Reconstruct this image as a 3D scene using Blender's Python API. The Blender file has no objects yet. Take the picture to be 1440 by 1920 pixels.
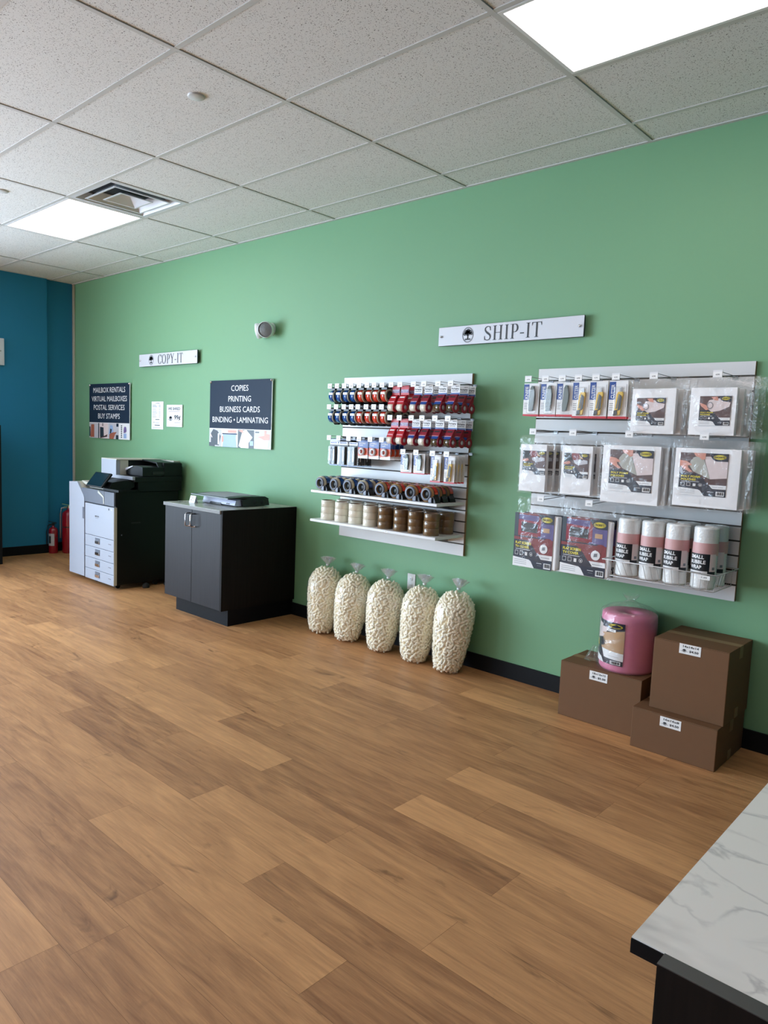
import bpy, math, random
from mathutils import Vector, Matrix
random.seed(7)
S = bpy.context.scene
R = math.radians
# ------------------------------------------------------------------ camera, daylight, exposure
CAM_LOC = Vector((0.0, -3.8662, 1.48))
F_PX, YAW, PITCH, ROLL = 1359.58, 0.7384, 0.1018, 0.0412
cam_d = bpy.data.cameras.new('camera'); cam = bpy.data.objects.new('camera', cam_d)
S.collection.objects.link(cam); S.camera = cam
fw = Vector((-math.sin(YAW)*math.cos(PITCH), math.cos(YAW)*math.cos(PITCH), -math.sin(PITCH)))
rt = Vector((math.cos(YAW), math.sin(YAW), 0)); up = rt.cross(fw)
r2 = math.cos(ROLL)*rt + math.sin(ROLL)*up; u2 = -math.sin(ROLL)*rt + math.cos(ROLL)*up
M = Matrix((r2, u2, -fw)).transposed().to_4x4(); M.translation = CAM_LOC
cam.matrix_world = M
cam_d.sensor_fit = 'VERTICAL'; cam_d.sensor_height = 24.0
cam_d.lens = F_PX/1920*24.0; cam_d.clip_start = 0.05
# daylight outside the windows
W = bpy.data.worlds.new('world'); S.world = W; W.use_nodes = True
bg = W.node_tree.nodes['Background']; bg.inputs[0].default_value = (0.65, 0.82, 1.0, 1); bg.inputs[1].default_value = 16.5
WIN = (-7.6, -2.45, 0.12, 2.80)            # y0, y1, z0, z1 of the window in the left wall
FILL_WIN = (-8.3, -7.1, 0.12, 2.75)            # x0, x1, z0, z1 of an unseen window added behind the viewpoint for fill light
def portal(a, b, loc, rot):
    pl = bpy.data.lights.new('window_portal', 'AREA'); pl.shape = 'RECTANGLE'; pl.size = a; pl.size_y = b
    pl.cycles.is_portal = True
    po = bpy.data.objects.new('window_portal', pl); S.collection.objects.link(po); po.location = loc; po.rotation_euler = rot
portal(WIN[3]-WIN[2], WIN[1]-WIN[0], (-8.52, (WIN[0]+WIN[1])/2, (WIN[2]+WIN[3])/2), (0, -math.pi/2, 0))
portal(FILL_WIN[1]-FILL_WIN[0], FILL_WIN[3]-FILL_WIN[2], ((FILL_WIN[0]+FILL_WIN[1])/2, -9.03, (FILL_WIN[2]+FILL_WIN[3])/2), (math.pi/2, 0, 0))
PANEL_STRENGTH = 4.6
S.view_settings.view_transform = 'Standard'; S.view_settings.look = 'None'
S.view_settings.exposure = 0.42; S.view_settings.gamma = 1.0; S.view_settings.use_curve_mapping = False
S.cycles.transparent_max_bounces = 40; S.cycles.max_bounces = 10; S.cycles.diffuse_bounces = 6
S.cycles.sample_clamp_indirect = 6.0; S.cycles.caustics_reflective = False; S.cycles.caustics_refractive = False

# ------------------------------------------------------------------ materials
def lin(c):
    return tuple(((v/255)/12.92 if v/255 <= .04045 else ((v/255+.055)/1.055)**2.4) for v in c)
def bsdf(m): return m.node_tree.nodes['Principled BSDF']
def mat(name, rgb, rough=.5, metal=0., spec=.5, var=.05, scale=40., bump=0., coat=0.):
    m = bpy.data.materials.new(name); m.use_nodes = True; nt = m.node_tree; b = bsdf(m)
    c = lin(rgb); tc = nt.nodes.new('ShaderNodeTexCoord')
    nz = nt.nodes.new('ShaderNodeTexNoise'); nz.inputs['Scale'].default_value = scale; nz.inputs['Detail'].default_value = 2
    nt.links.new(tc.outputs['Object'], nz.inputs['Vector'])
    mx = nt.nodes.new('ShaderNodeMix'); mx.data_type = 'RGBA'
    mx.inputs[6].default_value = (*[v*(1-var) for v in c], 1); mx.inputs[7].default_value = (*[min(1, v*(1+var)) for v in c], 1)
    nt.links.new(nz.outputs[0], mx.inputs[0]); nt.links.new(mx.outputs[2], b.inputs['Base Color'])
    b.inputs['Roughness'].default_value = rough; b.inputs['Metallic'].default_value = metal
    b.inputs['Specular IOR Level'].default_value = spec; b.inputs['Coat Weight'].default_value = coat
    if bump:
        bp = nt.nodes.new('ShaderNodeBump'); bp.inputs['Strength'].default_value = bump; bp.inputs['Distance'].default_value = .002
        nt.links.new(nz.outputs[0], bp.inputs['Height']); nt.links.new(bp.outputs[0], b.inputs['Normal'])
    return m
def film(name, dens=.12, haze=.06, scale=18., rough=.12, tint=(1, 1, 1), bump=.6, dist=.02):
    m = bpy.data.materials.new(name); m.use_nodes = True; nt = m.node_tree; nt.nodes.clear()
    N = nt.nodes.new; L = nt.links.new
    out = N('ShaderNodeOutputMaterial'); tr = N('ShaderNodeBsdfTransparent'); gl = N('ShaderNodeBsdfGlossy'); df = N('ShaderNodeBsdfDiffuse')
    tr.inputs[0].default_value = (*tint, 1); gl.inputs['Roughness'].default_value = rough; df.inputs[0].default_value = (.9, .9, .9, 1)
    tc = N('ShaderNodeTexCoord'); nz = N('ShaderNodeTexNoise'); nz.inputs['Scale'].default_value = scale; nz.inputs['Detail'].default_value = 3
    nz.inputs['Distortion'].default_value = 1.2
    L(tc.outputs['Object'], nz.inputs['Vector'])
    bp = N('ShaderNodeBump'); bp.inputs['Strength'].default_value = bump; bp.inputs['Distance'].default_value = dist
    L(nz.outputs[0], bp.inputs['Height']); L(bp.outputs[0], gl.inputs['Normal'])
    lw = N('ShaderNodeLayerWeight'); lw.inputs[0].default_value = .5; L(bp.outputs[0], lw.inputs['Normal'])
    fr = N('ShaderNodeMath'); fr.operation = 'POWER'; fr.inputs[1].default_value = 3.; L(lw.outputs['Facing'], fr.inputs[0])
    ad0 = N('ShaderNodeMath'); ad0.operation = 'MULTIPLY_ADD'; ad0.inputs[1].default_value = .55; ad0.inputs[2].default_value = .03+dens*.4; L(fr.outputs[0], ad0.inputs[0])
    ad = N('ShaderNodeMath'); ad.operation = 'MINIMUM'; ad.inputs[1].default_value = .45; L(ad0.outputs[0], ad.inputs[0])
    m1 = N('ShaderNodeMixShader'); m1.inputs[0].default_value = haze; L(tr.outputs[0], m1.inputs[1]); L(df.outputs[0], m1.inputs[2])
    m2 = N('ShaderNodeMixShader'); L(ad.outputs[0], m2.inputs[0]); L(m1.outputs[0], m2.inputs[1]); L(gl.outputs[0], m2.inputs[2])
    L(m2.outputs[0], out.inputs[0]); return m
def emis(name, rgb, s):
    m = bpy.data.materials.new(name); m.use_nodes = True; b = bsdf(m)
    b.inputs['Base Color'].default_value = (.8, .8, .8, 1); b.inputs['Emission Color'].default_value = (*rgb, 1); b.inputs['Emission Strength'].default_value = s
    return m
def floor_mat():
    m = bpy.data.materials.new('oak_planks'); m.use_nodes = True; nt = m.node_tree; b = bsdf(m); N = nt.nodes.new; L = nt.links.new
    tc = N('ShaderNodeTexCoord'); at = N('ShaderNodeAttribute'); at.attribute_name = 'tone'
    sd = N('ShaderNodeAttribute'); sd.attribute_name = 'seed'
    off = N('ShaderNodeVectorMath'); off.operation = 'SCALE'; cb = N('ShaderNodeCombineXYZ')
    L(sd.outputs['Fac'], cb.inputs[0]); L(sd.outputs['Fac'], cb.inputs[2]); L(cb.outputs[0], off.inputs[0]); off.inputs['Scale'].default_value = 13.7
    ad = N('ShaderNodeVectorMath'); ad.operation = 'ADD'; L(tc.outputs['Object'], ad.inputs[0]); L(off.outputs[0], ad.inputs[1])
    def noise(sx, sy, sc, det, dist=0., rough=.5):
        mp = N('ShaderNodeMapping'); mp.inputs['Scale'].default_value = (sx, sy, 1); L(ad.outputs[0], mp.inputs[0])
        n = N('ShaderNodeTexNoise'); n.inputs['Scale'].default_value = sc; n.inputs['Detail'].default_value = det
        n.inputs['Distortion'].default_value = dist; n.inputs['Roughness'].default_value = rough; L(mp.outputs[0], n.inputs['Vector']); return n
    g1 = noise(.9, 16, 5, 8, .6, .72); g2 = noise(1, 5.5, 1.9, 5, 1.6); kn = noise(1.9, 7, 1.3, 4, 1.1, .6)
    rp = N('ShaderNodeValToRGB'); rp.color_ramp.elements[0].position = .34; rp.color_ramp.elements[1].position = .70
    rp.color_ramp.elements[0].color = (*lin((136, 91, 58)), 1); rp.color_ramp.elements[1].color = (*lin((212, 157, 105)), 1)
    # mix of grain, broad figure and the plank's own tone
    a1 = N('ShaderNodeMath'); a1.operation = 'MULTIPLY'; a1.inputs[1].default_value = .44; L(g1.outputs[0], a1.inputs[0])
    a2 = N('ShaderNodeMath'); a2.operation = 'MULTIPLY_ADD'; a2.inputs[1].default_value = .36; L(g2.outputs[0], a2.inputs[0]); L(a1.outputs[0], a2.inputs[2])
    a3 = N('ShaderNodeMath'); a3.operation = 'MULTIPLY_ADD'; a3.inputs[1].default_value = .24; L(at.outputs['Fac'], a3.inputs[0]); L(a2.outputs[0], a3.inputs[2])
    L(a3.outputs[0], rp.inputs[0])
    kr = N('ShaderNodeValToRGB'); kr.color_ramp.elements[0].position = .63; kr.color_ramp.elements[1].position = .76
    kr.color_ramp.elements[0].color = (1, 1, 1, 1); kr.color_ramp.elements[1].color = (.42, .38, .34, 1); L(kn.outputs[0], kr.inputs[0])
    mk = N('ShaderNodeMix'); mk.data_type = 'RGBA'; mk.blend_type = 'MULTIPLY'; mk.inputs[0].default_value = 1; L(rp.outputs[0], mk.inputs[6]); L(kr.outputs[0], mk.inputs[7])
    L(mk.outputs[2], b.inputs['Base Color'])
    rr = N('ShaderNodeMapRange'); rr.inputs[3].default_value = .40; rr.inputs[4].default_value = .55; L(g1.outputs[0], rr.inputs[0]); L(rr.outputs[0], b.inputs['Roughness'])
    bp = N('ShaderNodeBump'); bp.inputs['Strength'].default_value = .12; bp.inputs['Distance'].default_value = .001; L(g1.outputs[0], bp.inputs['Height']); L(bp.outputs[0], b.inputs['Normal'])
    b.inputs['Specular IOR Level'].default_value = .45
    return m
def tile_mat():
    m = mat('ceiling_tile_fissured', (222, 223, 223), .9, spec=.1, var=.02, scale=3)
    nt = m.node_tree; b = bsdf(m); N = nt.nodes.new; L = nt.links.new
    src = b.inputs['Base Color'].links[0].from_socket
    tc = N('ShaderNodeTexCoord'); prev = src
    for sc, lo, hi in ((230., .655, .685), (120., .70, .72)):
        n = N('ShaderNodeTexNoise'); n.inputs['Scale'].default_value = sc; n.inputs['Detail'].default_value = 1; L(tc.outputs['Object'], n.inputs['Vector'])
        r = N('ShaderNodeValToRGB'); r.color_ramp.elements[0].position = lo; r.color_ramp.elements[1].position = hi
        r.color_ramp.elements[0].color = (1, 1, 1, 1); r.color_ramp.elements[1].color = (.16, .15, .15, 1); L(n.outputs[0], r.inputs[0])
        x = N('ShaderNodeMix'); x.data_type = 'RGBA'; x.blend_type = 'MULTIPLY'; x.inputs[0].default_value = 1
        L(prev, x.inputs[6]); L(r.outputs[0], x.inputs[7]); prev = x.outputs[2]
    L(prev, b.inputs['Base Color']); return m
def marble_mat(name, base=(244, 242, 238), s=1.0):
    m = mat(name, base, .22, var=.02, scale=3); nt = m.node_tree; b = bsdf(m); N = nt.nodes.new; L = nt.links.new
    src = b.inputs['Base Color'].links[0].from_socket; tc = N('ShaderNodeTexCoord'); prev = src
    for sc, w, dark, rot in ((1.5*s, .022, .52, .6), (3.4*s, .012, .70, 2.1)):
        mp = N('ShaderNodeMapping'); mp.inputs['Rotation'].default_value = (0, 0, rot); mp.inputs['Scale'].default_value = (1, 2.1, 1)
        mp.inputs['Location'].default_value = (rot*3, .4, 0); L(tc.outputs['Object'], mp.inputs[0])
        n = N('ShaderNodeTexNoise'); n.inputs['Scale'].default_value = sc; n.inputs['Detail'].default_value = 5; n.inputs['Distortion'].default_value = .9
        L(mp.outputs[0], n.inputs['Vector'])
        r = N('ShaderNodeValToRGB'); e = r.color_ramp.elements; e[0].position = .5-w*2.2; e[0].color = (1, 1, 1, 1); e[1].position = .5+w*2.2; e[1].color = (1, 1, 1, 1)
        c = r.color_ramp.elements.new(.5); c.color = (dark, dark, dark*1.02, 1); L(n.outputs[0], r.inputs[0])
        n2 = N('ShaderNodeTexNoise'); n2.inputs['Scale'].default_value = sc*1.6; L(mp.outputs[0], n2.inputs['Vector'])
        r2_ = N('ShaderNodeValToRGB'); r2_.color_ramp.elements[0].position = .45; r2_.color_ramp.elements[1].position = .62; L(n2.outputs[0], r2_.inputs[0])
        x = N('ShaderNodeMix'); x.data_type = 'RGBA'; x.blend_type = 'MULTIPLY'; L(r2_.outputs[0], x.inputs[0]); L(prev, x.inputs[6]); L(r.outputs[0], x.inputs[7]); prev = x.outputs[2]
    L(prev, b.inputs['Base Color']); return m
def grain_mat(name, c0, c1, rough=.42, axis=2, spec=.5):
    m = mat(name, c0, rough, spec=spec); nt = m.node_tree; b = bsdf(m); N = nt.nodes.new; L = nt.links.new
    tc = N('ShaderNodeTexCoord'); mp = N('ShaderNodeMapping'); s = [60, 60, 60]; s[axis] = 2.; mp.inputs['Scale'].default_value = s
    L(tc.outputs['Object'], mp.inputs[0]); n = N('ShaderNodeTexNoise'); n.inputs['Scale'].default_value = 1.6; n.inputs['Detail'].default_value = 5; L(mp.outputs[0], n.inputs['Vector'])
    r = N('ShaderNodeValToRGB'); r.color_ramp.elements[0].position = .3; r.color_ramp.elements[1].position = .75
    r.color_ramp.elements[0].color = (*lin(c0), 1); r.color_ramp.elements[1].color = (*lin(c1), 1); L(n.outputs[0], r.inputs[0]); L(r.outputs[0], b.inputs['Base Color']); return m
MT = dict(
 green=mat('green_paint', (116, 162, 123), .55, var=.012, scale=2.0, spec=.35),
 teal=mat('teal_paint', (32, 120, 158), .6, var=.02, scale=2., spec=.35),
 plain=mat('off_white_paint', (214, 212, 205), .7, var=.01, scale=2.),
 black_vinyl=mat('black_vinyl', (14, 15, 18), .6, spec=.2), tile=tile_mat(), grid=mat('grid_metal', (196, 196, 195), .5, var=.01),
 void=mat('plenum_dark', (40, 40, 40), .9), floor=floor_mat(),
 panel=emis('light_diffuser', (.93, .80, .77), PANEL_STRENGTH), frame_white=mat('white_enamel', (225, 226, 228), .35, var=.01),
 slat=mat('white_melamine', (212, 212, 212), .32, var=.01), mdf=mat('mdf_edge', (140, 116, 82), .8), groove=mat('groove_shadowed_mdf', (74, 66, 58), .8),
 steel=mat('zinc_wire', (150, 152, 156), .3, metal=.8), chrome=mat('chrome', (215, 215, 218), .15, metal=1.), tagw=mat('tag_paper', (238, 238, 236), .4, var=.01),
 clearp=film('clear_plastic', .02, .05, 5, .1, bump=.05), ink=mat('black_ink', (22, 24, 28), .5), grey_ink=mat('grey_ink', (120, 122, 128), .6),
 black=mat('black_plastic', (20, 22, 25), .38), blackgreen=mat('dark_plastic', (24, 30, 34), .5), navy=mat('navy_print', (18, 26, 46), .35), greyp=mat('grey_plastic', (112, 120, 134), .45),
 blue=mat('blue_tape', (26, 74, 142), .18, coat=.6), orange=mat('orange_tape', (206, 62, 42), .18, coat=.6), beige=mat('beige_tape_edge', (178, 170, 146), .5),
 tan_edge=mat('tan_tape_edge', (150, 112, 66), .5), red=mat('red_plastic', (176, 20, 38), .3), dred=mat('deep_red_plastic', (136, 22, 44), .3), redp=mat('red_print', (196, 30, 44), .4),
 clear_tape=mat('clear_tape_roll', (228, 222, 204), .12, coat=.8), tan_tape=mat('tan_tape_roll', (112, 86, 56), .22, coat=.4), brown_tape=mat('brown_tape_roll', (82, 70, 48), .14, coat=.8),
 bluep=mat('blue_print', (24, 66, 142), .35), whitep=mat('white_card', (232, 232, 232), .45, var=.01), orangep=mat('orange_print', (232, 92, 48), .4),
 greyk=mat('grey_handle', (96, 108, 106), .45), yellow=mat('yellow_plastic', (228, 184, 40), .4), yel=mat('yellow_print', (232, 214, 60), .4), foam=mat('white_foam', (240, 240, 240), .6, var=.02, scale=60, bump=.4),
 brown=mat('brown_print', (82, 56, 54), .4), skin=mat('skin_print', (212, 146, 126), .4), sheet=mat('foam_sheet_print', (222, 206, 204), .4), flap=mat('flap_print', (172, 172, 162), .4),
 purple=mat('violet_print', (92, 82, 132), .4), redcab=mat('dark_red_print', (126, 42, 44), .4), screen=mat('screen_print', (44, 44, 50), .3), kraftp=mat('kraft_print', (190, 152, 112), .4),
 film=film('poly_bag_film', .015, .015, 14, .10, bump=.8, dist=.02), tile_plain=mat('cover_paint', (196, 198, 198), .5, var=.01), tuft=film('gathered_film', .25, .16, 60, .15, bump=.8, dist=.01), bagfilm=film('peanut_bag_film', .05, .01, 12, .12, bump=.7, dist=.02), pinkfilm=film('roll_bag_film', .05, .035, 10, .10, bump=.8, dist=.02),
 peanut=mat('packing_peanut_foam', (254, 244, 220), .7, var=.03, scale=8), peanut_core=mat('inner_peanuts', (254, 242, 214), .8, var=.05, scale=45),
 pink=mat('pink_foam', (212, 120, 152), .55, var=.04, scale=30, bump=.3), pinkband=mat('pink_band_print', (206, 160, 158), .5), bubble=mat('bubble_wrap', (226, 228, 226), .22, var=.05, scale=90, bump=1.0, coat=.5),
 kraft=mat('kraft_cardboard', (106, 72, 42), .75, var=.05, scale=25), kraft_edge=mat('cardboard_cut_edge', (150, 110, 76), .8), tapestrip=mat('box_tape', (132, 100, 68), .45, spec=.3), floor_seam=mat('plank_seam', (104, 74, 50), .8), seam=mat('box_seam', (74, 52, 36), .8),
 cabwood=grain_mat('dark_laminate', (13, 10, 13), (28, 23, 27), .5, spec=.2), cabside=grain_mat('espresso_laminate', (12, 9, 8), (24, 18, 16), .6, spec=.15), kick=mat('toe_kick_vinyl', (9, 9, 13), .6, spec=.15), edgeband=mat('dark_edge_band', (62, 63, 64), .4),
 marble=marble_mat('marble_laminate'), cabtop=marble_mat('cabinet_top_laminate', (176, 178, 168), 2.), cwhite=mat('copier_white', (156, 162, 174), .45, var=.01), cbeige=mat('copier_warm_white', (186, 184, 172), .5, var=.01), cgrey=mat('copier_grey', (92, 98, 110), .4),
 cblack=mat('copier_black', (8, 11, 14), .45, spec=.3), glassy=mat('touchscreen', (16, 34, 42), .15), rubber=mat('rubber', (22, 22, 23), .8),
 signdark=mat('sign_slate', (32, 46, 64), .5, var=.02, spec=.12), signface=mat('brushed_white_sign', (206, 209, 216), .35, var=.02, scale=8), greyedge=mat('grey_edge_band', (112, 112, 110), .5, spec=.3), lidgrey=mat('lid_grey', (150, 152, 160), .6, spec=.3), lamwhite=mat('laminator_silver', (192, 196, 218), .35), sky=mat('photo_sky', (150, 176, 214), .4),
 photo_grey=mat('photo_grey', (190, 190, 196), .4), photo_dark=mat('photo_dark', (44, 54, 62), .4), photo_rust=mat('photo_rust', (164, 96, 72), .4), paper=mat('paper_sheet', (232, 236, 240), .6, var=.01),
 extred=mat('extinguisher_red', (150, 14, 36), .25, coat=.6), lens=mat('lamp_lens', (104, 108, 108), .25, bump=1.0, scale=220), lampw=mat('lamp_white', (226, 228, 230), .35, var=.01),
 glass=film('window_glass', .02, .0, 1, .02, bump=0.), alum=mat('dark_aluminium', (52, 52, 56), .4, metal=.6), diffw=mat('diffuser_white', (204, 206, 212), .4, var=.01), lipp=mat('lilac_print', (120, 96, 150), .4))

# ------------------------------------------------------------------ mesh builder
COL = S.collection
_tc = {}
def text_geo(s, bold=0.0):
    k = (s, bold)
    if k in _tc: return _tc[k]
    c = bpy.data.curves.new('t', 'FONT'); c.body = s; c.resolution_u = 2; c.offset = bold; c.size = 1; c.fill_mode = 'FRONT'
    o = bpy.data.objects.new('t', c); COL.objects.link(o)
    me = bpy.data.meshes.new_from_object(o)
    vs = [(v.co.x, v.co.y) for v in me.vertices]; fs = [list(p.vertices) for p in me.polygons]
    bpy.data.objects.remove(o); bpy.data.curves.remove(c); bpy.data.meshes.remove(me)
    x0 = min(v[0] for v in vs); x1 = max(v[0] for v in vs); y0 = min(v[1] for v in vs); y1 = max(v[1] for v in vs)
    r = ([((x-x0)/(x1-x0), (y-y0)/(y1-y0)) for x, y in vs], fs, (x1-x0)/(y1-y0)); _tc[k] = r; return r
class MB:
    def __init__(s): s.v = []; s.f = []; s.m = []; s.mats = []; s.sm = []; s.fr = None
    def mi(s, m):
        m = MT[m] if isinstance(m, str) else m
        if m not in s.mats: s.mats.append(m)
        return s.mats.index(m)
    def add(s, vs, fs, m, smooth=False):
        b = len(s.v); s.v += [Vector(v) for v in vs]; i = s.mi(m)
        for f in fs: s.f.append([b+k for k in f]); s.m.append(i); s.sm.append(smooth)
        return s
    def box(s, x0, x1, y0, y1, z0, z1, m, rot=None, piv=None, bev=0.):
        if bev:
            b = min(bev, (x1-x0)*.45, (y1-y0)*.45, (z1-z0)*.45); import bmesh
            bm = bmesh.new(); bmesh.ops.create_cube(bm, size=1)
            for v in bm.verts: v.co = Vector(((x0+x1)/2+v.co.x*(x1-x0), (y0+y1)/2+v.co.y*(y1-y0), (z0+z1)/2+v.co.z*(z1-z0)))
            bmesh.ops.bevel(bm, geom=bm.edges[:], offset=b, segments=2, affect='EDGES', profile=.5)
            bm.verts.index_update(); vs = [v.co.copy() for v in bm.verts]; fs = [[v.index for v in f.verts] for f in bm.faces]; bm.free()
        else:
            vs = [Vector((x, y, z)) for x in (x0, x1) for y in (y0, y1) for z in (z0, z1)]
            fs = [(0, 1, 3, 2), (4, 6, 7, 5), (0, 4, 5, 1), (2, 3, 7, 6), (0, 2, 6, 4), (1, 5, 7, 3)]
        if rot is not None:
            p = Vector(piv) if piv else Vector(((x0+x1)/2, (y0+y1)/2, (z0+z1)/2)); vs = [p+rot@(v-p) for v in vs]
        return s.add(vs, fs, m)
    def prism(s, pts, a0, a1, axis, m):
        # pts in the plane normal to axis; x: (y,z)  y: (x,z)  z: (x,y)
        def mk(p, a): return {'x': (a, p[0], p[1]), 'y': (p[0], a, p[1]), 'z': (p[0], p[1], a)}[axis]
        n = len(pts); vs = [mk(p, a0) for p in pts]+[mk(p, a1) for p in pts]
        return s.add(vs, [list(range(n))[::-1], list(range(n, 2*n))]+[(i, (i+1) % n, n+(i+1) % n, n+i) for i in range(n)], m)
    def lathe(s, c, prof, m, axis='z', n=24, caps=True, a0=0., a1=2*math.pi, wob=None):
        full = abs(a1-a0-2*math.pi) < 1e-6; k = n if full else n+1; vs = []
        for (r, h) in prof:
            for i in range(k):
                a = a0+(a1-a0)*i/n; rr = r*(wob(a, h) if wob else 1)
                p = (rr*math.cos(a), rr*math.sin(a))
                q = {'z': (p[0], p[1], h), 'x': (h, p[0], p[1]), 'y': (p[0], h, p[1])}[axis]
                vs.append(Vector(c)+Vector(q))
        fs = []
        for j in range(len(prof)-1):
            for i in range(n if full else n):
                i2 = (i+1) % k if full else i+1
                fs.append((j*k+i, j*k+i2, (j+1)*k+i2, (j+1)*k+i))
        s.add(vs, fs, m, True)
        if caps and full:
            for j in (0, len(prof)-1):
                if prof[j][0] > 1e-5: s.add([vs[j*k+i] for i in range(k)], [list(range(k))], m)
        return s
    def cyl(s, c, r, h0, h1, m, axis='z', n=20): return s.lathe(c, [(r, h0), (r, h1)], m, axis, n)
    def ring(s, c, r0, r1, h0, h1, m, axis='y', n=24): return s.lathe(c, [(r0, h0), (r1, h0), (r1, h1), (r0, h1), (r0, h0)], m, axis, n, caps=False)
    def tube(s, pts, r, m, n=6):
        pts = [Vector(p) for p in pts]; vs = []
        for i, p in enumerate(pts):
            d = (pts[min(i+1, len(pts)-1)]-pts[max(i-1, 0)]).normalized()
            a = d.cross(Vector((0, 0, 1)) if abs(d.z) < .9 else Vector((1, 0, 0))).normalized(); b = d.cross(a)
            for k in range(n): t = 2*math.pi*k/n; vs.append(p+a*r*math.cos(t)+b*r*math.sin(t))
        fs = [(i*n+k, i*n+(k+1) % n, (i+1)*n+(k+1) % n, (i+1)*n+k) for i in range(len(pts)-1) for k in range(n)]
        fs += [list(range(n)), [(len(pts)-1)*n+k for k in range(n)]]
        return s.add(vs, fs, m, True)
    # printed faces: s.fr maps (x, y, layer) to a point
    def face(s, o, w, h, U=(1, 0, 0), V=(0, 0, 1), Nn=(0, -1, 0)):
        o, U, V, Nn = Vector(o), Vector(U), Vector(V), Vector(Nn); s.fr = lambda x, y, l: o+U*(x*w)+V*(y*h)+Nn*(l*.0006); return s
    def face_cyl(s, c, r, z0, h, a0, a1):
        c = Vector(c); s.fr = lambda x, y, l: c+Vector(((r+l*.0011)*math.cos(a0+(a1-a0)*x), (r+l*.0011)*math.sin(a0+(a1-a0)*x), z0+h*y)); return s
    def poly(s, pts, m, l=1): return s.add([s.fr(x, y, l) for x, y in pts], [list(range(len(pts)))], m)
    def rect(s, x0, y0, x1, y1, m, l=1, n=1):
        for i in range(n):
            a = x0+(x1-x0)*i/n; b = x0+(x1-x0)*(i+1)/n; s.poly([(a, y0), (b, y0), (b, y1), (a, y1)], m, l)
        return s
    def ell(s, cx, cy, rx, ry, m, l=1, n=24, r0=0.):
        o = [(cx+rx*math.cos(2*math.pi*i/n), cy+ry*math.sin(2*math.pi*i/n)) for i in range(n)]
        if not r0: return s.poly(o, m, l)
        q = [(cx+rx*r0*math.cos(2*math.pi*i/n), cy+ry*r0*math.sin(2*math.pi*i/n)) for i in range(n)]
        for i in range(n): j = (i+1) % n; s.poly([o[i], o[j], q[j], q[i]], m, l)
        return s
    def text(s, t, x0, y0, x1, y1, m, l=2, bold=.01):
        vs, fs, _ = text_geo(t, bold); s.add([s.fr(x0+(x1-x0)*a, y0+(y1-y0)*b, l) for a, b in vs], fs, m); return s
    def vtext(s, t, x0, y0, x1, y1, m, l=2, bold=.015):      # reads upwards
        vs, fs, _ = text_geo(t, bold); s.add([s.fr(x1-(x1-x0)*b, y0+(y1-y0)*a, l) for a, b in vs], fs, m); return s
    def build(s, name, parent=None, label=None, smooth_all=False):
        me = bpy.data.meshes.new(name); me.from_pydata(s.v, [], s.f)
        for m in s.mats: me.materials.append(m)
        me.polygons.foreach_set('material_index', s.m); me.polygons.foreach_set('use_smooth', s.sm); me.update()
        import bmesh
        o = bpy.data.objects.new(name, me); COL.objects.link(o)
        if parent: o.parent = parent
        if label: o['label'] = label
        return o
def recalc(o):
    import bmesh
    bm = bmesh.new(); bm.from_mesh(o.data); bmesh.ops.recalc_face_normals(bm, faces=bm.faces); bm.to_mesh(o.data); bm.free(); return o
def thing(name, label, cat, loc=(0, 0, 0), group=None, rz=0.):
    o = bpy.data.objects.new(name, None); COL.objects.link(o); o.empty_display_size = .05; o.location = loc; o.rotation_euler = (0, 0, rz)
    o['label'] = label; o['category'] = cat
    if group: o['group'] = group
    return o
def tag(o, label, cat, group=None):
    o['label'] = label; o['category'] = cat
    if group: o['group'] = group
    return o
def struct(o): o['kind'] = 'structure'; return o
def copy_tree(o, parent=None):
    c = o.copy(); COL.objects.link(c); c.parent = parent
    for ch in list(o.children): copy_tree(ch, c)
    return c
class Stamp:
    """first use moves the prototype itself, later uses copy it with its parts"""
    def __init__(s, proto): s.p = proto; s.used = False
    def put(s, loc, label, group=None, rz=0., rx=0., ry=0.):
        o = copy_tree(s.p) if s.used else s.p; s.used = True
        o.location = loc; o.rotation_euler = (rx, ry, rz); o['label'] = label
        if group: o['group'] = group
        return o
ORD = ['first', 'second', 'third', 'fourth', 'fifth', 'sixth', 'seventh', 'eighth', 'ninth', 'tenth', 'eleventh', 'twelfth', 'thirteenth', 'fourteenth']
DEP = ['front', 'middle', 'rear']
PI = math.pi

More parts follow.
